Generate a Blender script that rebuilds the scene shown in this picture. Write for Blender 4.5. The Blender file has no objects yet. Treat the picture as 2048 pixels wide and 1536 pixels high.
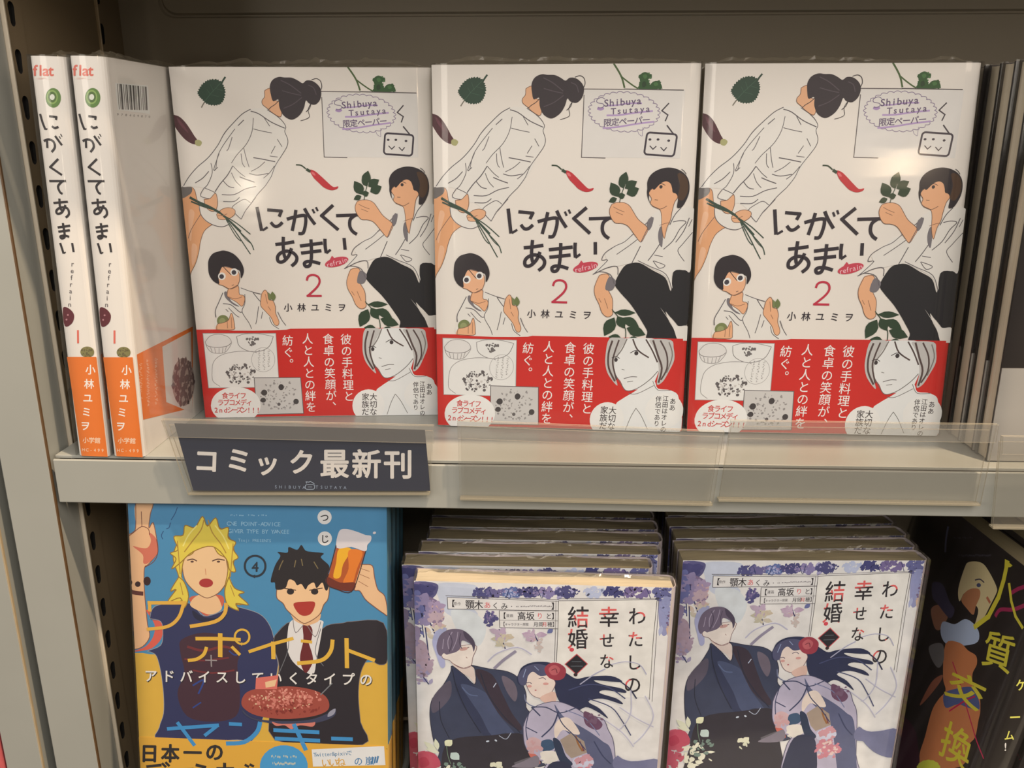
import bpy, math, random
from mathutils import Vector, Matrix

random.seed(7)
sc = bpy.context.scene
COL = bpy.context.scene.collection

# ------------------------------------------------------------ camera, world, lights, exposure
cam_d = bpy.data.cameras.new('camera')
cam = bpy.data.objects.new('camera', cam_d)
COL.objects.link(cam)
RT = Vector((0.99931145, 0.03710288, -0.00001478))
UP = Vector((-0.01051379, 0.28355538, 0.95889823))
FW = Vector((-0.03558207, 0.95823782, -0.28375023))
cam.matrix_world = Matrix(((RT.x, UP.x, -FW.x, 0.00730096), (RT.y, UP.y, -FW.y, -0.37720752), (RT.z, UP.z, -FW.z, 0.1510967), (0, 0, 0, 1)))
cam_d.sensor_fit = 'HORIZONTAL'
cam_d.sensor_width = 36.0
cam_d.lens = 36.0 * 1699.5456 / 2048.0
cam_d.clip_start = 0.01
cam_d.clip_end = 30
sc.camera = cam

world = bpy.data.worlds.new('shop_ambient')
sc.world = world
world.use_nodes = True
bg = world.node_tree.nodes['Background']
bg.inputs[0].default_value = (0.62, 0.55, 0.45, 1)
bg.inputs[1].default_value = 0.22

def look(o, target):
    d = Vector(target) - o.location
    o.rotation_euler = d.to_track_quat('-Z', 'Y').to_euler()

def area(name, loc, target, sx, sy, power, color):
    l = bpy.data.lights.new(name, 'AREA')
    l.shape = 'RECTANGLE'; l.size = sx; l.size_y = sy; l.energy = power; l.color = color
    o = bpy.data.objects.new(name, l); COL.objects.link(o)
    o.location = loc; look(o, target)
    return o

def spot(name, loc, target, angle, power, color, radius=0.03, blend=0.3):
    l = bpy.data.lights.new(name, 'SPOT')
    l.spot_size = math.radians(angle); l.spot_blend = blend; l.energy = power; l.color = color
    l.shadow_soft_size = radius
    o = bpy.data.objects.new(name, l); COL.objects.link(o)
    o.location = loc; look(o, target)
    return o

area('ceiling_panel_light', (0.25, -1.35, 1.15), (0.02, 0, 0.02), 1.5, 0.8, 25, (1.0, 0.885, 0.775))
area('left_fill_light', (-1.25, -1.15, 0.45), (0.1, 0, 0.0), 0.8, 0.6, 8.5, (1.0, 0.90, 0.78))  # added fill, brightens left-facing page edges and covers
area('right_fill_light', (1.5, -0.9, 0.75), (-0.1, 0, 0.05), 0.7, 0.7, 6.5, (1.0, 0.82, 0.64))  # added fill, brightens the right-facing back cover
spot('warm_downlight', (0.62, -0.50, 2.2), (-0.03, 0.0, 0.0), 26, 290, (1.0, 0.75, 0.50), 0.03)
spot('warm_bulb', (0.789, -1.631, 0.301), (0.177, 0.05, 0.13), 30, 2.0, (1.0, 0.74, 0.48), 0.03)
spot('small_bulb', (-0.423, -1.711, 0.043), (-0.14, 0.06, 0.12), 30, 1.5, (1.0, 0.86, 0.66), 0.02)

sc.view_settings.view_transform = 'Standard'
sc.view_settings.look = 'None'
sc.view_settings.exposure = 0.0
sc.view_settings.gamma = 1.0
sc.view_settings.use_curve_mapping = False
sc.cycles.transparent_max_bounces = 24
sc.cycles.caustics_reflective = False

# ------------------------------------------------------------ materials
def new_mat(name):
    m = bpy.data.materials.new(name); m.use_nodes = True
    return m, m.node_tree, m.node_tree.nodes['Principled BSDF']

def s2l(c):
    c /= 255.0
    return c / 12.92 if c <= 0.04045 else ((c + 0.055) / 1.055) ** 2.4

def rgb(r, g, b):
    return (s2l(r), s2l(g), s2l(b), 1)

def paint(name, c, rough=0.45, noise=0.12, scale=30, bump=0.0, metallic=0.0, stretch=(1, 1, 1)):
    m, nt, b = new_mat(name)
    tc = nt.nodes.new('ShaderNodeTexCoord')
    mp = nt.nodes.new('ShaderNodeMapping'); mp.inputs['Scale'].default_value = stretch
    n = nt.nodes.new('ShaderNodeTexNoise'); n.inputs['Scale'].default_value = scale; n.inputs['Detail'].default_value = 6
    r = nt.nodes.new('ShaderNodeMapRange')
    r.inputs['To Min'].default_value = 1 - noise; r.inputs['To Max'].default_value = 1 + noise
    mx = nt.nodes.new('ShaderNodeMix'); mx.data_type = 'RGBA'; mx.blend_type = 'MULTIPLY'
    mx.inputs['Factor'].default_value = 1
    mx.inputs['A'].default_value = c
    nt.links.new(tc.outputs['Object'], mp.inputs[0]); nt.links.new(mp.outputs[0], n.inputs['Vector'])
    nt.links.new(n.outputs['Fac'], r.inputs['Value']); nt.links.new(r.outputs[0], mx.inputs['B'])
    nt.links.new(mx.outputs['Result'], b.inputs['Base Color'])
    b.inputs['Roughness'].default_value = rough; b.inputs['Metallic'].default_value = metallic
    if bump:
        bp = nt.nodes.new('ShaderNodeBump'); bp.inputs['Strength'].default_value = bump; bp.inputs['Distance'].default_value = 0.0004
        nt.links.new(n.outputs['Fac'], bp.inputs['Height']); nt.links.new(bp.outputs[0], b.inputs['Normal'])
    return m

M = {}
M['metal'] = paint('painted_shelf_metal', rgb(158, 161, 157), 0.33, 0.06, 22, 0.05)
M['back'] = paint('painted_back_panel', rgb(152, 144, 130), 0.5, 0.05, 14, 0.05)
M['side'] = paint('painted_side_panel', rgb(128, 114, 92), 0.5, 0.08, 20)
M['edge'] = paint('warm_lit_edge', rgb(176, 158, 128), 0.4, 0.25, 60)  # gold tone paints the warm light caught by thin flange edges
M['lip'] = paint('pale_flange', rgb(206, 198, 182), 0.4, 0.1, 60)
M['brown'] = paint('brown_edge', rgb(96, 72, 46), 0.5, 0.3, 50)  # mottled brown for the post edge strips
M['dark'] = paint('shade_black', rgb(10, 9, 8), 0.9, 0.1, 40)  # near-black colour standing in for shade in gaps and slots
M['floor'] = paint('grey_floor_tile', rgb(120, 112, 100), 0.4, 0.1, 3)
M['wall'] = paint('plaster_wall', rgb(150, 142, 130), 0.8, 0.05, 3)
M['pages'] = paint('cream_page_edges', rgb(198, 188, 168), 0.85, 0.22, 6, 0.10, stretch=(1, 420, 1))
M['grey_shaded_pages'] = paint('grey_shaded_page_edges', rgb(138, 128, 102), 0.85, 0.25, 6, 0.06, stretch=(1, 420, 1))  # page edges coloured darker for the shade under the shelf
M['navy'] = paint('navy_card', rgb(14, 34, 68), 0.45, 0.05, 30)
M['white'] = paint('white_cover_card', rgb(234, 232, 229), 0.5, 0.015, 40)
M['orange'] = paint('orange_band_paper', rgb(238, 124, 52), 0.45, 0.02, 40)
M['red'] = paint('red_band_paper', rgb(206, 46, 44), 0.42, 0.03, 60)
M['blue'] = paint('blue_cover_card', rgb(70, 124, 154), 0.45, 0.04, 40)
M['yellow'] = paint('yellow_band_paper', rgb(206, 162, 66), 0.45, 0.03, 40)
M['black'] = paint('black_cover_card', rgb(34, 29, 30), 0.45, 0.1, 40)
M['grey'] = paint('grey_band_paper', rgb(168, 166, 162), 0.4, 0.05, 40)
M['lilac'] = paint('pale_watercolour_card', rgb(198, 190, 202), 0.5, 0.12, 90)
M['crimson'] = paint('crimson_cover_card', rgb(190, 92, 96), 0.5, 0.3, 120)

# flat print: one colour per printed shape, carried by a face-corner colour attribute
m, nt, b = new_mat('printed_ink')
at = nt.nodes.new('ShaderNodeAttribute'); at.attribute_name = 'Col'
tc = nt.nodes.new('ShaderNodeTexCoord')
n = nt.nodes.new('ShaderNodeTexNoise'); n.inputs['Scale'].default_value = 160; n.inputs['Detail'].default_value = 4
r = nt.nodes.new('ShaderNodeMapRange'); r.inputs['To Min'].default_value = 0.965; r.inputs['To Max'].default_value = 1.035
mx = nt.nodes.new('ShaderNodeMix'); mx.data_type = 'RGBA'; mx.blend_type = 'MULTIPLY'; mx.inputs['Factor'].default_value = 1
nt.links.new(tc.outputs['Object'], n.inputs['Vector']); nt.links.new(n.outputs['Fac'], r.inputs['Value'])
nt.links.new(at.outputs['Color'], mx.inputs['A']); nt.links.new(r.outputs[0], mx.inputs['B'])
nt.links.new(mx.outputs['Result'], b.inputs['Base Color'])
b.inputs['Roughness'].default_value = 0.5
M['ink'] = m
# watercolour print: the same with a stronger mottling
m2 = m.copy(); m2.name = 'watercolour_ink'
for nd in m2.node_tree.nodes:
    if nd.type == 'MAP_RANGE':
        nd.inputs['From Min'].default_value = 0.3; nd.inputs['From Max'].default_value = 0.7
        nd.inputs['To Min'].default_value = 0.90; nd.inputs['To Max'].default_value = 1.08
    if nd.type == 'TEX_NOISE':
        nd.inputs['Scale'].default_value = 110; nd.inputs['Detail'].default_value = 7
M['water'] = m2

def clear(name, tint, rough, haze, haze_col, bump, ior=1.5, bscale=60, stretch=(1, 1, 1), bdist=0.0006):
    """thin clear sheet: transmits, mirrors by Fresnel, with a little haze"""
    m = bpy.data.materials.new(name); m.use_nodes = True
    nt = m.node_tree; nt.nodes.clear()
    out = nt.nodes.new('ShaderNodeOutputMaterial')
    tr = nt.nodes.new('ShaderNodeBsdfTransparent'); tr.inputs[0].default_value = tint
    df = nt.nodes.new('ShaderNodeBsdfDiffuse'); df.inputs[0].default_value = haze_col
    gl = nt.nodes.new('ShaderNodeBsdfGlossy'); gl.inputs['Roughness'].default_value = rough
    lw = nt.nodes.new('ShaderNodeLayerWeight'); lw.inputs['Blend'].default_value = 0.5
    pw = nt.nodes.new('ShaderNodeMath'); pw.operation = 'POWER'; pw.inputs[1].default_value = 4.5
    fr = nt.nodes.new('ShaderNodeMapRange'); f0_ = ((ior - 1) / (ior + 1)) ** 2
    fr.inputs['To Min'].default_value = f0_; fr.inputs['To Max'].default_value = 0.9
    nt.links.new(lw.outputs['Facing'], pw.inputs[0]); nt.links.new(pw.outputs[0], fr.inputs['Value'])
    m1 = nt.nodes.new('ShaderNodeMixShader'); m1.inputs[0].default_value = haze
    mm = nt.nodes.new('ShaderNodeMixShader')
    nt.links.new(tr.outputs[0], m1.inputs[1]); nt.links.new(df.outputs[0], m1.inputs[2])
    nt.links.new(m1.outputs[0], mm.inputs[1]); nt.links.new(gl.outputs[0], mm.inputs[2]); nt.links.new(fr.outputs[0], mm.inputs[0])
    nt.links.new(mm.outputs[0], out.inputs[0])
    if bump:
        tc = nt.nodes.new('ShaderNodeTexCoord'); mp = nt.nodes.new('ShaderNodeMapping'); mp.inputs['Scale'].default_value = stretch
        n = nt.nodes.new('ShaderNodeTexNoise'); n.inputs['Scale'].default_value = bscale; n.inputs['Detail'].default_value = 3
        bp = nt.nodes.new('ShaderNodeBump'); bp.inputs['Strength'].default_value = bump; bp.inputs['Distance'].default_value = bdist
        nt.links.new(tc.outputs['Object'], mp.inputs[0]); nt.links.new(mp.outputs[0], n.inputs['Vector'])
        nt.links.new(n.outputs['Fac'], bp.inputs['Height'])
        nt.links.new(bp.outputs[0], gl.inputs['Normal']); nt.links.new(bp.outputs[0], lw.inputs['Normal'])
    return m

M['film'] = clear('shrink_film', (0.99, 0.99, 0.99, 1), 0.11, 0.01, rgb(200, 195, 180), 0.35, 1.45, 30, (0.3, 1, 1), 0.001)
M['flap'] = clear('crinkled_film', (0.97, 0.965, 0.95, 1), 0.16, 0.07, rgb(196, 188, 168), 0.8, 1.4, 160)
M['acrylic'] = clear('clear_acrylic', (0.99, 0.99, 0.985, 1), 0.08, 0.045, rgb(190, 186, 176), 0.2, 1.45, 18)
M['acrylic_haze'] = clear('reflection_haze_acrylic', (0.97, 0.97, 0.965, 1), 0.15, 0.10, rgb(200, 198, 192), 0.5, 1.6, 40)  # diffuse haze stands in for the whitish reflection on the top lip
M['acrylic_edge'] = clear('acrylic_cut_edge', (0.86, 0.85, 0.80, 1), 0.25, 0.38, rgb(206, 200, 182), 0, 1.5)  # pale diffuse paints the light that plate edges pick up

# ------------------------------------------------------------ object helpers
def mesh(name, vs, fs, mats, mi=None, smooth=False):
    me = bpy.data.meshes.new(name)
    me.from_pydata([tuple(v) for v in vs], [], fs)
    for mt in (mats if isinstance(mats, (list, tuple)) else [mats]):
        me.materials.append(mt)
    if mi:
        for p, k in zip(me.polygons, mi): p.material_index = k
    if smooth:
        for p in me.polygons: p.use_smooth = True
    me.update()
    return me

def obj(name, me, parent=None, loc=None, rot=None):
    o = bpy.data.objects.new(name, me); COL.objects.link(o)
    if parent: o.parent = parent
    if loc: o.location = loc
    if rot: o.rotation_euler = rot
    return o

def thing(name, label, cat, matrix=None, group=None):
    o = bpy.data.objects.new(name, None); COL.objects.link(o)
    o.empty_display_size = 0.02
    if matrix is not None: o.matrix_world = matrix
    o['label'] = label; o['category'] = cat
    if group: o['group'] = group
    return o

BEV = [(-1, -1), (1, -1), (1, 1), (-1, 1)]
def box(x0, x1, y0, y1, z0, z1, bv=0.0, vs=None, fs=None):
    """box with chamfered edges (bv), appended to vs/fs"""
    vs = [] if vs is None else vs; fs = [] if fs is None else fs
    n = len(vs)
    if bv <= 0:
        for z in (z0, z1):
            vs += [(x0, y0, z), (x1, y0, z), (x1, y1, z), (x0, y1, z)]
        fs += [tuple(n + i for i in f) for f in ((0, 3, 2, 1), (4, 5, 6, 7), (0, 1, 5, 4), (1, 2, 6, 5), (2, 3, 7, 6), (3, 0, 4, 7))]
        return vs, fs
    def ring(ix, z):
        return [(x0 + ix, y0 + ix + 0, z), (x1 - ix, y0 + ix, z), (x1 - ix, y1 - ix, z), (x0 + ix, y1 - ix, z)]
    def oct_(e, z):
        return [(x0 + bv, y0 + e, z), (x1 - bv, y0 + e, z), (x1 - e, y0 + bv, z), (x1 - e, y1 - bv, z),
                (x1 - bv, y1 - e, z), (x0 + bv, y1 - e, z), (x0 + e, y1 - bv, z), (x0 + e, y0 + bv, z)]
    rings = [ring(bv, z0), oct_(0, z0 + bv), oct_(0, z1 - bv), ring(bv, z1)]
    for r_ in rings: vs += r_
    a, b_, c, d = n, n + 4, n + 12, n + 20
    fs.append((a + 3, a + 2, a + 1, a)); fs.append((d, d + 1, d + 2, d + 3))
    for i in range(8): fs.append((b_ + i, b_ + (i + 1) % 8, c + (i + 1) % 8, c + i))
    for base, o8, up in ((a, b_, False), (d, c, True)):
        for k in range(4):
            q = [base + k, base + (k + 1) % 4, o8 + (2 * k + 1) % 8, o8 + (2 * k) % 8]
            t_ = [base + (k + 1) % 4, o8 + (2 * k + 2) % 8, o8 + (2 * k + 1) % 8]
            if up: fs.append(tuple(q)); fs.append(tuple(t_))
            else: fs.append(tuple(reversed(q))); fs.append(tuple(reversed(t_)))
    return vs, fs

def prism(quad, y0, y1):
    """quad: four (x, z) corners TL TR BR BL, extruded from y0 (front) to y1"""
    vs = [(x, y0, z) for x, z in quad] + [(x, y1, z) for x, z in quad]
    fs = [(3, 2, 1, 0), (4, 5, 6, 7), (0, 1, 5, 4), (1, 2, 6, 5), (2, 3, 7, 6), (3, 0, 4, 7)]
    return vs, fs

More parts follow.
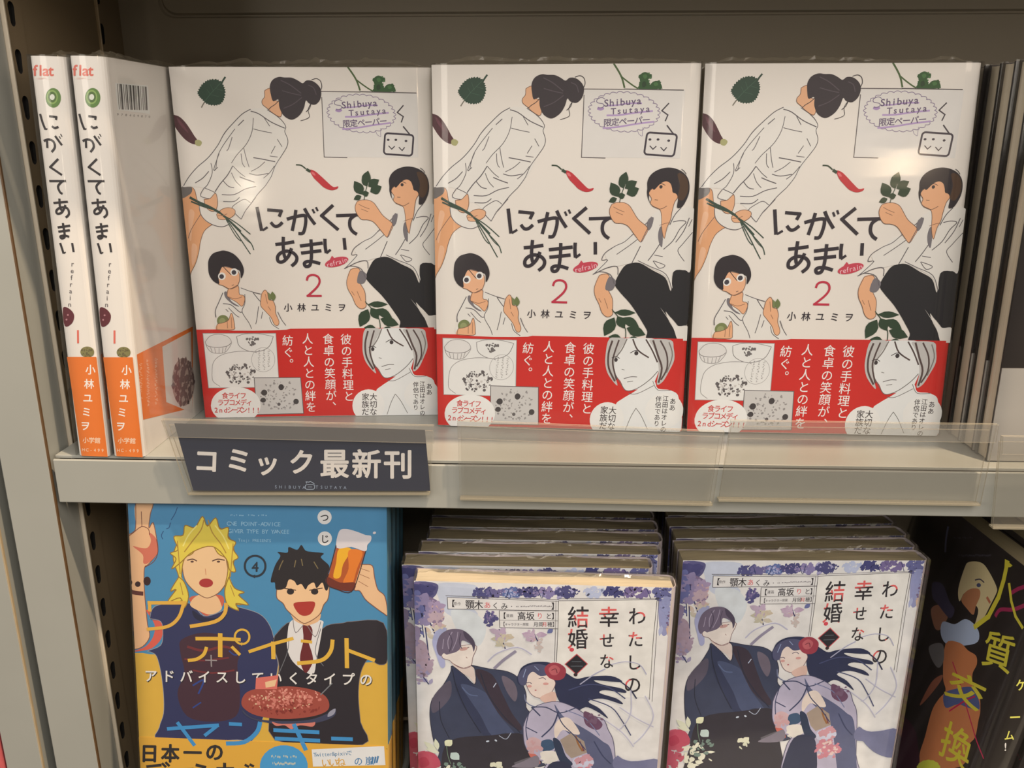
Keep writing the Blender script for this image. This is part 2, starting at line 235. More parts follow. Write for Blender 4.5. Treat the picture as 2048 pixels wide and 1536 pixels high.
# ------------------------------------------------------------ printed artwork (flat polygons in cover coordinates, 0.01 mm)
ART = {}
ART['niga'] = '''
q 40 70 58 1302 1227 1269 1156 1360 1124 1328 1040 1411 1015 1406 931 1494 918 1497 828 1578 822 1600 732 1678 751 1715 655 1780 674 1834 597 1890 642 1951 565 2000 609 2092 552 2140 609 2246 551 2281 609 2376 589 2382 666 2490 653 2490 723 2570 736 2528 820 2613 845 2573 916 2650 948 2597 1012 2673 1057 2622 1109 2668 1186 2596 1238 2648 1328 2577 1367 2603 1451 2534 1470 2552 1567 2484 1574 2482 1665 2409 1652 2393 1749 2328 1730 2294 1801 2224 1756 2177 1827 2120 1782 2041 1834 1986 1776 1894 1828 1852 1769 1769 1795 1742 1724 1653 1744 1639 1679 1559 1679 1573 1601 1486 1595 1506 1530 1414 1511 1440 1459 1342 1433 1374 1382 1290 1349 1341 1304 1252 1266
s 62 97 80 26 1561 1659 1938 1239 2308 884 2527 691
s 62 97 80 20 1898 1303 1756 1046
s 62 97 80 20 2079 1174 1946 821
s 62 97 80 20 1932 1303 2325 1399
s 62 97 80 20 2195 1013 2521 1109
s 40 70 58 85 2507 755 2602 608 2715 467
s 130 127 119 59 1574 1659 1480 1789 1401 1913
p 80 45 55 -119 2279 83 2279 308 2376 550 2638 752 2966 911 3263 1038 3475 992 3661 781 3661 493 3495 250 3230 76 2967 -28 2802 -166 2704
p 105 62 76 136 2409 291 2540 495 2835 633 3131 478 2999 239 2704
p 172 174 127 942 3489 1121 3462 1259 3582 1160 3754 1010 3754 911 3661
s 74 101 60 85 8760 -10 9011 354 9184 676 9312 1095
s 74 101 60 66 9102 547 9396 772 9725 997 9957 1127
b 48 89 51 10294 737 286 -1 -14 324 26 116
b 48 89 51 10815 989 286 -1 -6 156 18 95
b 72 122 71 10352 673 231 -1 -11 259 12 54
p 48 89 51 10055 480 10263 383 10428 479 10461 653 10344 847 10445 1028 10616 847 10823 782 11022 911 11083 1092 11013 1144 9990 1146 10056 900 10011 693
p 70 118 69 10154 544 10292 480 10369 589 10256 692
p 70 118 69 10683 885 10834 846 10898 963 10746 1015
p 34 64 40 10139 867 10278 802 10337 996 10171 1068
q 226 227 228 7392 1177 12186 1220 12115 4343 7333 4310
l 96 91 96 40 7390 1423 7333 4310 8488 4338
l 96 91 96 40 7340 1138 9308 1160
l 84 80 85 47 9309 1147 12105 1207
c 140 129 161 9325 2192 1690 141 -128 909 34 30
s 150 142 170 27 9987 2999 10074 3212 10235 3319
s 150 142 170 27 10254 2899 10243 3132 10250 3305
s 180 158 210 74 8485 1905 8999 1878 9550 1799 10165 1798
s 180 158 210 81 8494 2351 9112 2337 9871 2231 10699 2152
s 180 158 210 81 8324 2946 9084 2879 9916 2746 10782 2640
t 104 91 125 3 9246 1714 479 -33 10 458 260 -18 Shibuya
t 104 91 125 3 9638 2087 425 -29 10 407 274 -19 Tsutaya
t 104 91 125 3 9475 2614 399 -27 9 384 371 -25 限定ペーパー
s 172 148 201 134 8049 2010 8203 2062 8343 1996
s 118 106 143 33 8400 1604 8234 1526 8024 1618 8036 1761 8319 1826 8311 1970 8049 2010
l 70 66 76 60 11433 1809 11125 2138 11420 2336 11314 2600
l 70 66 76 68 11409 2826 11747 3239
r 62 57 71 11134 3694 719 49 -56 511 90 29
e 62 57 71 10616 3466 69 0 -2 54
e 62 57 71 11004 3466 69 0 -2 54
e 62 57 71 11516 3520 69 0 -2 54
l 62 57 71 48 10632 3768 10778 3922 10922 3788
l 62 57 71 48 11150 3835 11304 3990 11428 3842
p 229 172 129 -72 6088 213 5816 492 5782 660 5954 735 6434 887 6988 1123 7406 1467 7603 1227 7770 921 8035 696 8527 547 9094 333 9664 77 10093 -95 10381 -256 9231
s 120 89 76 28 -72 6088 213 5816 492 5782 660 5954 735 6434 887 6988 1123 7406 1467 7603 1227 7770 921 8035 696 8527 547 9094 333 9664 77 10093 -95 10381 -256 9231 -72 6088
p 238 192 159 262 6985 532 7056 356 7752 205 8524 137 8171
p 238 192 159 261 8666 492 8809 356 9449 149 9806 152 9234
s 110 89 85 28 835 7161 552 7543 264 7961 80 8382
p 112 110 112 -66 5849 223 5713 459 5762 543 5885 460 6090 237 6240 54 6329 -115 6294
p 231 232 231 3823 1988 4233 1949 4701 2026 5160 2406 5498 2801 5482 3198 5555 3517 5446 3864 5136 4334 4888 4874 4574 5349 4189 5826 3813 6169 3424 6651 3121 6927 2882 7427 2614 7133 2465 6855 2044 6521 1665 6492 1683 6231 1296 6367 930 6284 1140 5852 459 5762 82 5747 442 5272 910 4732 1429 4329 1885 3862 2196 3463 2580 2999 2956 2604 3325 2263
s 98 95 103 40 3823 1988 3398 2211 2956 2604 2432 3131 2035 3728 1498 4329 903 4799 442 5272 120 5720
s 98 95 103 47 3815 2080 4211 2210 4791 2603 5450 2900
s 98 95 103 33 4634 2013 5214 2406 5498 2801 5437 3065 5559 3464 5486 3797 5215 4199 4829 4738 4579 5281 4229 5758
s 98 95 103 34 4229 5758 3813 6169 3424 6651 3153 6962 2883 7413
s 98 95 103 35 2883 7413 2614 7133 2469 6820 2879 6510 3167 6408 3430 6581
s 98 95 103 33 3923 2407 3799 3065 3475 3663 2948 4197 2637 4600
s 118 116 123 40 2788 3330 2568 3862 2453 3996
s 98 95 103 33 2960 2933 2307 3729 1983 4263 1816 4936
s 98 95 103 34 3879 2933 4279 3032 4783 3131
s 98 95 103 48 3760 4332 4167 4400 4845 4536
s 98 95 103 34 4592 4252 4986 4307
s 98 95 103 34 4905 3764 4670 4132
s 98 95 103 34 5033 3430 5245 3797
s 98 95 103 48 2989 5277 3323 5414 3726 5552
s 98 95 103 41 3487 5109 3894 5198 4454 5110
s 98 95 103 34 3599 5007 3996 4805 4328 4535
s 98 95 103 48 1676 6025 1991 5615 2375 5208 2694 4735
s 98 95 103 34 2694 4735 3007 5074 3265 5278
s 98 95 103 34 2594 5073 2764 5481 3016 5755
s 98 95 103 41 2142 5480 2393 5753 2664 5822
s 98 95 103 41 2009 6163 2632 6165 3212 5892 3778 5757
s 98 95 103 42 2045 6508 2601 6509 2898 6304
s 98 95 103 34 1608 4598 1631 5071 1371 5614 1178 5818
s 98 95 103 34 2065 4129 1713 4936 1932 4801
s 98 95 103 41 720 5578 1122 5341 1465 5003
s 98 95 103 34 1143 5818 1704 6094 1587 6368 935 6242 1142 5832
s 98 95 103 34 3320 3863 3411 4399 3513 4804
s 98 95 103 34 3160 4130 3187 4601 3307 4803
s 98 95 103 40 3130 2775 3440 2505
s 98 95 103 33 4466 2406 4707 2801
s 98 95 103 34 4193 5348 4526 5077 4794 4738
s 98 95 103 35 3191 6927 3732 6306
p 230 181 145 4586 1105 4917 1007 5076 1557 5356 1622 5367 2013 5273 2353 4894 2157 4672 1961 4437 1766 4426 1571 4562 1396
s 120 89 76 27 4586 1105 4917 1007 5076 1557 5356 1622 5367 2013 5273 2353 4894 2157 4672 1961 4437 1766 4426 1571 4562 1396 4586 1105
p 52 46 55 4858 898 5016 602 5330 460 5617 485 5966 497 6260 625 6487 753 6684 624 6980 649 7257 854 7381 1132 7302 1521 7042 1763 6747 1711 6593 1568 6475 1913 6246 2261 5876 2484 5589 2406 5379 2209 5254 1882 5228 1524 4971 1609 4880 1298
s 84 76 87 46 5418 620 5873 844 6386 1231
s 84 76 87 40 5449 1103 5912 1231 6379 1328
s 84 76 87 40 5453 1947 5943 1751 6406 1425
s 84 76 87 40 6751 842 7013 971 7127 1294
s 52 46 55 33 6936 597 7176 532 7371 648 7423 905 7343 1099
s 52 46 55 27 6828 1717 6672 2011 6718 2339 6505 2471 6261 2537
s 52 46 55 33 6826 1750 6744 1946 6563 2110
s 52 46 55 33 5279 1557 5061 1752 4848 1883 4702 2013
p 231 232 231 783 6779 1033 6919 1708 7130 2303 7481 2140 7732 1785 7786 1309 7651 953 7370
s 98 95 103 35 804 6779 866 7196 1113 7510 1511 7729 1925 7787 2289 7634
p 230 181 145 1085 6401 1401 6354 1704 6094 1761 6576 1620 6956 1374 6989 1151 6781
s 120 89 76 28 1085 6401 1401 6354 1704 6094 1761 6576 1620 6956 1374 6989 1151 6781 1085 6401
p 230 181 145 1649 7164 1938 6908 2294 6820 2597 6939 2538 7203 2170 7410 1751 7408
s 120 89 76 28 1649 7164 1938 6908 2294 6820 2597 6939 2538 7203 2170 7410 1751 7408 1649 7164
s 52 76 67 124 369 6295 794 6538 1324 6781 1851 7096
s 52 76 67 83 417 6502 915 6711 1519 6921
s 52 76 67 97 1851 7096 2364 7586 2813 8044
s 52 76 67 49 1980 7200 2640 7622 3293 8188
s 52 76 67 49 2043 7270 2532 8043 3020 8895 3205 9217
s 52 76 67 49 2043 7270 2743 8044 3256 8612 3400 9004
s 52 76 67 42 2100 7410 2513 8254 2769 8538
s 52 76 67 35 2494 7691 2993 8398 3321 8683
s 150 110 91 28 1698 7234 1979 7214 2196 7132
p 196 51 64 6558 4945 6818 5000 7147 5286 7443 5574 7709 5795 7955 5768 7892 5892 7594 5960 7252 5835 6988 5594 6728 5320
p 224 116 125 6641 5047 6778 5081 6839 5218 6702 5183
s 48 70 55 62 5883 4686 6144 4713 6374 4890
s 48 70 55 137 6394 4904 6594 5026
s 46 41 53 174 3740 6790 3793 7243 3884 8014
s 46 41 53 113 3928 7993 4202 7826
l 46 41 53 160 4308 6945 4975 7003 4859 7240
s 46 41 53 161 4384 7574 4558 7771 4770 7758 4988 7577
s 46 41 53 168 5224 7423 5612 7313 6110 7231 6197 7400 6143 7779 6006 8131 5764 8158
s 46 41 53 168 5722 6951 5618 7425 5455 8022
s 46 41 53 168 6163 6869 6355 7253 6657 7697
s 46 41 53 105 6567 6912 6666 7122
s 46 41 53 105 6756 6815 6842 7011
l 46 41 53 168 7603 6749 7024 7249 7802 7942
l 46 41 53 162 7827 7252 8861 7215
s 46 41 53 169 8754 7228 8495 7438 8448 7789 8576 8058 8795 8215
s 46 41 53 170 4533 8722 5019 8668 5521 8585
s 46 41 53 170 4974 8327 4932 8881 4957 9310 5061 9540
s 46 41 53 171 5355 8919 5184 9311 4877 9611 4628 9609 4596 9379 4753 9180 5060 9067 5409 9155 5592 9386 5531 9644 5287 9859
l 46 41 53 171 5860 8801 6935 8664
l 46 41 53 171 5891 9172 6838 9064
s 46 41 53 170 6394 8462 6385 9032 6337 9534 6232 9836 6028 9878 5968 9719 6132 9619 6445 9636 6796 9739
s 46 41 53 171 7119 8438 7110 8822 7145 9180
s 46 41 53 122 7144 9194 7383 9009
s 46 41 53 171 8116 8400 8139 9014
e 200 68 91 7660 9658 618 -160 48 231
q 200 68 91 7294 9555 7436 9325 7611 9513
t 240 200 215 0 7674 9658 365 -95 76 364 155 -40 refrain
s 192 47 76 109 6035 10633 6121 10415 6371 10330 6637 10433 6706 10696 6559 10973 6267 11250 6022 11454
l 192 47 76 109 6008 11454 6730 11460
t 46 41 53 2 6372 12078 464 4 -31 476 711 6 小林ユミヲ
p 30 32 40 9446 9807 9749 9484 10326 9415 11032 9781 11669 10149 11974 10810 12040 9861 12406 9718 12917 9540 12836 12675 12113 12219 11759 11843 11962 12367 12450 13313 10937 13298 10879 12882 10569 12354 10225 11830 9881 11382 9396 10863 9163 10459
p 231 232 231 11487 11655 11754 11992 12107 12443 12470 12582 12911 12601 12892 13356 12464 13336 12208 12745 11893 12217
p 231 232 231 10847 7132 11320 6818 11472 7521 11602 7875 11915 7031 12388 6682 12984 6965 12914 9638 12622 9744 12188 9742 11963 10031 12029 10689 11707 10102 11106 9735 10327 9404 9749 9473 9313 9578 9026 9576 8588 9718 8034 10018 8228 9752 8682 9286 8662 8999 9222 8502 9741 8078 10233 8223 10525 8082 10755 7659
s 98 95 103 35 10847 7132 10622 7447 10106 7868 9585 8362 9147 8573 8630 8927 8468 9285 8754 9287 8373 9717 8070 10004
s 98 95 103 36 8070 10004 8734 9683 9240 9614 9292 10012
s 98 95 103 36 10233 8223 9790 8576 9198 9002
s 98 95 103 43 10361 8580 9966 9438
s 98 95 103 43 11447 8229 11066 8870 10762 9299
s 98 95 103 42 11904 7382 12262 7313 12545 7385 12249 7736 11946 8303 11501 8729
s 98 95 103 42 12693 7174 12461 7808 12087 8375
s 98 95 103 36 12888 7881 12443 8448 12217 8804 12562 9310
s 98 95 103 36 11061 9013 11489 9087
s 98 95 103 36 11050 9301 11618 9521 11325 9664 11014 9300
s 98 95 103 36 10259 9296 10895 9588 11676 9956 12014 10689
s 98 95 103 35 12834 7245 12682 7597
s 98 95 103 42 12281 6682 11986 7031 11757 7522
p 120 118 127 10700 7271 10952 7167 10886 7589 10750 7800 10624 7729
p 120 118 127 11290 7626 11429 7732 11435 8585 11282 8442 11205 8015
p 234 181 143 10757 5844 11191 5515 11617 5399 11847 5882 12032 6055 12069 6208 11935 6437 11835 6890 11779 7276 11624 7663 11520 8194 11379 7732 11331 7098 11229 6783 10902 6621 10760 6468 10811 6260 10665 6017
s 120 89 76 28 10757 5844 11191 5515 11617 5399 11847 5882 12032 6055 12069 6208 11935 6437 11835 6890 11779 7276 11624 7663 11520 8194 11379 7732 11331 7098 11229 6783 10902 6621 10760 6468 10811 6260 10665 6017 10757 5844
s 120 89 76 28 10867 6621 11251 6762 11575 6610
s 150 110 91 28 11257 7555 11546 7451 11760 7416
s 90 74 69 28 10964 6316 11126 6330
e 60 53 58 11241 5694 77 0 -3 83
s 60 53 58 28 11083 5604 11261 5543 11454 5626
p 42 38 47 10584 5775 10577 5431 10730 5123 11039 4898 11463 4783 11882 4818 12262 4989 12534 5298 12628 5711 12581 6126 12392 6543 12246 6682 12069 6667 12096 6264 12005 6021 11823 5951 11751 5606 11510 5433 11226 5536 10933 5831 10830 5776 10698 5913 10684 6259 10766 6503 10634 6259 10575 5982
p 78 57 44 12013 5092 12294 5092 12530 5436 12551 5918 12327 6334 12084 6194 12158 5641
s 42 38 47 28 12196 4853 12333 4955 12435 5092
p 234 181 143 8881 6545 9111 6462 9463 6463 9738 6603 9937 6883 10203 7269 10683 7694 10560 8082 10370 8380 10097 8080 9727 7619 9414 7477 9062 7440 8830 7123 8776 6809
s 120 89 76 28 8881 6545 9111 6462 9463 6463 9738 6603 9937 6883 10203 7269 10683 7694 10560 8082 10370 8380 10097 8080 9727 7619 9414 7477 9062 7440 8830 7123 8776 6809 8881 6545
s 150 110 91 28 8959 6670 9234 6811 9512 6916
s 150 110 91 28 9088 6915 9434 7056
s 98 95 103 35 10683 7694 10369 8401
f 44 68 51 463 9326 5668 9534 4984
f 44 68 51 520 9195 6185 8795 5495
f 44 68 51 281 9426 5772 9204 5291
f 44 68 51 449 9496 5772 10072 5430
f 44 68 51 506 9588 6048 10183 5774
f 44 68 51 281 9121 6254 8725 6426
f 44 68 51 309 9195 6185 9516 6083
s 44 68 51 35 9506 5566 9342 6047 9251 6463
p 234 181 143 8369 10053 8789 9998 8926 10421 8823 10749 9053 11228 9078 11745 9078 12057 8824 12174 8558 11964 8385 11518 8170 11074 8144 10634
s 120 89 76 29 8369 10053 8789 9998 8926 10421 8823 10749 9053 11228 9078 11745 9078 12057 8824 12174 8558 11964 8385 11518 8170 11074 8144 10634 8369 10053
p 120 118 127 8855 10129 9204 10350 9038 10787 8679 10748
s 150 110 91 29 8365 11223 8498 11445
s 150 110 91 29 8654 11225 8846 11743
s 98 95 103 36 8034 10015 8365 9872 8792 9947 8999 10130 9125 10495
f 44 68 51 335 9200 11932 10257 11941
f 44 68 51 467 9626 12196 10448 12653
f 44 68 51 613 9188 12192 8701 13162
f 44 68 51 467 9337 12119 9732 12758
f 44 68 51 542 9822 12722 10799 13070
f 44 68 51 367 9577 13262 8919 13202
f 44 68 51 221 9945 13265 10460 13270
s 44 68 51 44 9047 11782 9407 12194 9748 12721 9798 13264
p 231 232 231 1257 11826 1599 11241 2042 11098 2480 10992 3037 11180 3580 11551 3724 11995 4073 12592 4502 12671 4697 12972 4784 13273 1266 13238 1150 12565 1114 12194
s 98 95 103 43 1599 11241 1336 11753 1114 12194 1100 12564
s 98 95 103 36 2552 10993 3037 11180 3562 11330
s 98 95 103 43 3174 11254 3430 11623 3694 11921
s 98 95 103 44 1544 11828 1968 11906 2366 12279 2510 12280
s 98 95 103 36 2737 11324 2692 11838 2510 12280 2819 12879 2935 13217
s 98 95 103 37 3399 11992 3278 12585 3174 12957
s 98 95 103 37 3591 12290 3489 12661
s 98 95 103 37 3929 12591 4044 12966 4387 13232
s 98 95 103 37 4386 12298 4569 12746 4765 13048
s 98 95 103 36 1810 12052 2136 12425 2339 12576
s 98 95 103 36 1660 12125 1790 12274
p 120 118 127 1674 11205 1885 11243 1988 11685 2392 11983 2111 11907 1715 11535
p 234 181 143 1905 11024 2418 10882 2451 11321 2659 11396 2712 11617 2536 11984 2268 11761 1930 11537 1800 11389
s 120 89 76 29 1905 11024 2418 10882 2451 11321 2659 11396 2712 11617 2536 11984 2268 11761 1930 11537 1800 11389 1905 11024
s 150 110 91 29 1865 11463 2213 11576 2581 11469
p 236 185 150 1510 10078 1729 9863 2422 10048 2543 10447 2407 10846 2194 10990 1961 11039 1635 10862 1395 10765 1390 10439
s 120 89 76 28 1510 10078 1729 9863 2422 10048 2543 10447 2407 10846 2194 10990 1961 11039 1635 10862 1395 10765 1390 10439 1510 10078
p 42 38 47 957 9930 1021 9500 1264 9180 1593 9061 1879 9020 2289 9165 2582 9453 2763 9813 2782 10159 2611 10484 2575 10086 2287 9975 1998 9865 1730 9849 1567 10078 1447 10439 1444 10766 1160 10618 978 10291
e 238 240 241 1625 10368 199 1 -19 203
e 238 240 241 2284 10156 199 1 -18 202
e 66 64 76 1609 10382 121 1 -12 123
e 66 64 76 2269 10170 121 1 -11 123
s 42 38 47 36 1730 9849 1922 10081 2115 10299
s 90 74 69 29 2099 10865 2210 10823
s 120 89 76 29 1635 10862 1975 11039 2386 10846
f 120 135 91 360 4071 11703 3756 11149
f 110 125 80 288 4215 11704 4184 11189
p 234 181 143 3612 11331 3795 11112 3927 11260 3969 11628 4179 11703 4279 12000 4272 12371 4418 12820 4329 13044 4153 12967 4001 12592 3706 12217 3513 11919
s 120 89 76 29 3612 11331 3795 11112 3927 11260 3969 11628 4179 11703 4279 12000 4272 12371 4418 12820 4329 13044 4153 12967 4001 12592 3706 12217 3513 11919 3612 11331
s 150 110 91 29 3813 11333 3880 11849
s 150 110 91 29 3904 11997 4030 12220
e 122 135 89 1457 12754 317 3 -30 313
e 150 160 114 1426 12776 173 2 -17 179
p 234 181 143 1086 13236 1150 12937 1446 12866 1749 12719 1927 12349 2015 12573 2046 13021 1953 13245
s 120 89 76 29 1086 13236 1150 12937 1446 12866 1749 12719 1927 12349 2015 12573 2046 13021 1953 13245 1086 13236
s 150 110 91 29 1683 12644 1671 13167
s 150 110 91 29 1906 12572 1888 13169
'''  # brown patch at the right of the dark hair paints a reflection
ART['nigaband'] = '''
q 232 236 239 329 13431 4194 13471 4152 16502 331 16482
l 150 150 154 29 329 13431 4194 13471 4153 16486 331 16482 329 13431
p 226 228 231 339 13830 659 13532 1099 13476 1527 13541 1797 13770 1809 14035 1523 14373 1286 14560 780 14517 512 14286
s 120 118 123 30 404 13906 527 14134 1028 14215 1544 14145 1794 13959
s 150 150 154 30 404 13906 727 13570 1241 13500 1662 13655 1794 13959 1602 14298 1326 14523 780 14517 512 14286 404 13906
l 150 150 154 30 664 14211 726 14478
l 150 150 154 30 879 14252 895 14533
l 150 150 154 30 1111 14262 1083 14551
l 150 150 154 30 1317 14234 1261 14522
l 150 150 154 30 1504 14183 1406 14448
s 120 118 123 30 2101 13622 2199 14153 2756 14463 3343 14431 3803 14170 4049 13643
s 150 150 154 30 2101 13622 2548 13491 3276 13484 4049 13643
b 110 108 112 2950 13896 379 4 -22 257 18 80
s 150 150 154 30 588 15741 728 15050 1206 14636 2026 14455 2829 14464 3114 14543
s 150 150 154 30 588 15741 623 16128 965 16405
c 168 169 174 3412 14929 624 7 -55 677 22 0
x 110 108 112 3189 14965 73 1 -48 576 9
x 110 108 112 3446 14968 73 1 -47 577 9
x 110 108 112 3709 14894 73 1 -38 476 8
b 96 93 98 2129 15760 809 10 -54 605 60 96
b 206 206 208 2129 15760 677 9 -43 480 34 66
q 205 207 210 2836 15940 5349 15956 5370 18018 2822 18044
l 96 93 98 38 2836 15940 5349 15956 5370 18018 2822 18044 2836 15940
b 150 150 154 4102 16956 1116 15 -66 868 70 74
e 66 64 69 3313 16788 163 2 -14 172
e 66 64 69 4257 16488 148 2 -13 172
e 66 64 69 3226 17219 149 2 -12 142
e 66 64 69 5007 17323 149 2 -11 158
e 96 93 98 4063 17467 89 1 -7 95
c 236 240 243 1721 17434 1337 19 -89 990 0 0
e 236 240 243 1714 17513 1353 19 -92 1015
t 200 64 69 3 1669 16938 370 5 -36 392 326 4 食ライフ
t 200 64 69 3 1678 17331 371 5 -36 394 311 4 ラブコメディ
t 200 64 69 3 1766 17759 372 5 -36 396 253 4 2ndシーズン!!!
t 240 240 243 1 7917 15445 608 20 -35 637 -3 644 彼の手料理と
t 240 240 243 1 6951 15728 608 20 -38 638 -6 638 食卓の笑顔が、
t 240 240 243 1 5839 15714 606 20 -43 638 -11 645 人と人との絆を
t 240 240 243 1 4787 14524 601 19 -46 628 -15 651 紡ぐ。
p 232 238 243 9731 16482 10194 16175 11267 15486 11553 15879 12225 15966 12663 16442 12611 18431 9345 18381 9615 17428 9417 16792
p 232 238 243 9016 14228 9344 13547 9576 13284 11490 13303 11685 14104 11504 15102 11181 15797 10502 15944 9901 16014 9623 15544 9272 15075
s 110 108 112 38 9272 15075 9619 15621 9938 16031 10505 15882 11120 15407 11509 14947
s 110 108 112 31 10044 16173 10493 16178 11333 15721
s 110 108 112 30 11267 15486 11550 15957 12225 15950
s 110 108 112 31 10462 16964 10748 17364 11101 18087
s 110 108 112 31 9961 18150 10217 17436 10462 16964
p 196 198 201 8989 13278 9797 13286 9551 13852 9301 14460 9272 15075 9463 15775 9039 15304 8839 14839 8795 14225
p 196 198 201 11048 13299 12080 13309 12253 13729 12309 14341 12068 14954 11790 15493 11486 15645 11549 14870 11389 14101 11183 13642
s 84 70 71 97 9130 13393 8950 14074 8987 14841 9325 15540
s 84 70 71 82 9463 13359 9245 14078 9183 14612 9403 15464
s 84 70 71 75 10164 13290 10436 13862 11013 14250
s 84 70 71 97 11194 13338 11463 14102 11700 14795 11563 15568
s 84 70 71 82 11563 13342 11910 14030 11961 14798 11680 15414
s 84 70 71 75 10827 13297 11175 13870 11465 14485
s 130 127 127 60 9870 13287 9624 13853 9308 14307
s 130 127 127 60 12003 13422 12205 14110 11954 15030
e 60 55 60 9341 14400 89 1 -5 107
e 60 55 60 10370 14029 103 1 -5 114
s 60 55 60 38 9123 14305 9349 14231 9529 14325
s 60 55 60 38 10060 14025 10361 13876 10616 13978
s 110 108 112 38 9779 15391 10156 15279 10454 15283
s 110 108 112 30 9958 15563 10258 15513
s 110 108 112 30 9652 14887 9799 14927
e 236 240 243 8965 17617 889 13 -45 943
e 236 240 243 11929 17064 982 14 -29 955
t 60 55 60 2 9233 17541 421 15 -21 446 -20 430 大切な
t 60 55 60 2 8796 17535 421 15 -22 446 -21 430 家族だ
t 60 55 60 2 12339 16713 332 11 -10 348 -10 348 ああ
t 60 55 60 2 11946 17238 317 11 -10 334 -10 334 江田はオレの
t 60 55 60 2 11588 17098 317 11 -11 333 -11 333 伴侶であり
'''
ART['sign'] = '''
t 239 237 238 5 -15230 -117 1269 28 -186 1362 1340 30 コ
t 239 237 238 5 -13671 -163 1266 28 -170 1359 1336 30 ミ
t 239 237 238 5 -12307 -33 1236 28 -154 1329 1334 30 ッ
t 239 237 238 5 -10648 -110 1260 28 -141 1356 1330 30 ク
t 239 237 238 4 -9073 -59 1435 -21 -92 1546 1400 -21 最
t 239 237 238 4 -7548 -59 1431 -21 -76 1544 1396 -21 新
t 239 237 238 4 -6034 -67 1427 -21 -59 1542 1392 -21 刊
t 152 174 208 0 -11307 1180 213 1 -21 229 227 1 SHIBUYA
t 152 174 208 0 -9323 1163 212 1 -18 228 226 1 TSUTAYA
r 173 195 225 -10335 1164 227 -4 -8 122 28 75
l 173 195 225 29 -10478 977 -10508 902 -10367 914 -10294 883 -10192 934 -10112 1009
l 173 195 225 22 -10434 1166 -10235 1162
'''
ART['spine'] = '''
t 224 116 103 4 594 557 649 -7 -82 606 226 -3 flat
x 226 169 159 573 918 390 -11 -5 40 2
e 96 135 71 890 1683 335 -10 -45 402
e 140 175 100 851 1651 242 -7 -33 294
e 84 116 64 851 1651 185 -5 -25 220
e 226 234 226 851 1651 107 -3 -14 120
s 44 41 47 97 227 2357 292 2726 381 3008
s 44 41 47 56 381 3008 472 2965
l 44 41 47 97 646 2446 930 2471 905 2560
s 44 41 47 98 686 2850 792 2928 971 2875
s 44 41 47 99 239 3490 464 3414 671 3497 702 3736 533 3947
s 44 41 47 98 393 3403 364 3781
s 44 41 47 98 770 3255 1030 3644
s 44 41 47 42 949 3263 1009 3371
s 44 41 47 42 1025 3166 1083 3287
l 44 41 47 99 767 4251 388 4589 848 4895
l 44 41 47 100 304 5193 993 5171
s 44 41 47 100 845 5189 638 5407 692 5652 801 5727
l 44 41 47 102 373 6138 969 6069
s 44 41 47 101 631 5938 617 6330 703 6484
s 44 41 47 102 880 6214 667 6543 453 6607 440 6464 646 6329 938 6355 985 6604 819 6767
l 44 41 47 103 430 7213 944 7123
l 44 41 47 103 439 7401 907 7327
s 44 41 47 103 660 7010 675 7408 666 7626 524 7704 474 7618 658 7568 875 7619
s 44 41 47 99 422 7909 479 8154 520 8383
s 44 41 47 58 520 8383 628 8313
s 44 41 47 99 975 7890 998 8300
t 96 93 98 1 707 9767 322 -5 -35 322 -61 313 refrain
p 100 43 55 183 10915 472 10921 671 11214 527 11607 168 11751
e 190 137 147 379 11225 43 -2 -5 43
e 190 137 147 287 11444 43 -2 -5 43
t 224 116 103 0 738 12207 905 -17 -97 925 -69 439 1
e 132 129 85 1091 12964 330 -13 -27 266
b 104 97 69 1089 12982 295 -12 -24 230 20 52
q 232 125 53 91 13242 1701 13178 1972 18211 215 18289
t 243 243 241 3 859 15230 493 -10 -52 514 -143 706 小林ユミヲ
t 243 225 203 2 801 17376 303 -2 -43 321 294 -2 小学館
t 243 225 203 0 813 17874 215 -2 -30 228 188 -1 HC-499
'''
ART['back'] = '''
q 238 242 243 714 1016 3931 964 3892 2248 743 2132
k 70 66 69 26 885 1041 3798 1028 3701 2082 851 2116
t 110 106 107 0 2247 2347 323 5 -52 143 388 6 978409870
q 232 125 53 -1688 12775 100 13118 6871 13247 6020 17633 94 16329
q 226 223 221 2978 13418 6581 13455 5962 17932 2870 16303
e 176 160 156 5126 15900 1404 415 -250 1274
b 120 101 103 5126 15900 1308 387 -243 1235 170 190
x 243 206 181 378 14495 181 54 -178 857 10
x 243 206 181 1094 14799 188 56 -234 1137 13
x 243 206 181 1971 14966 196 58 -237 1161 13
'''
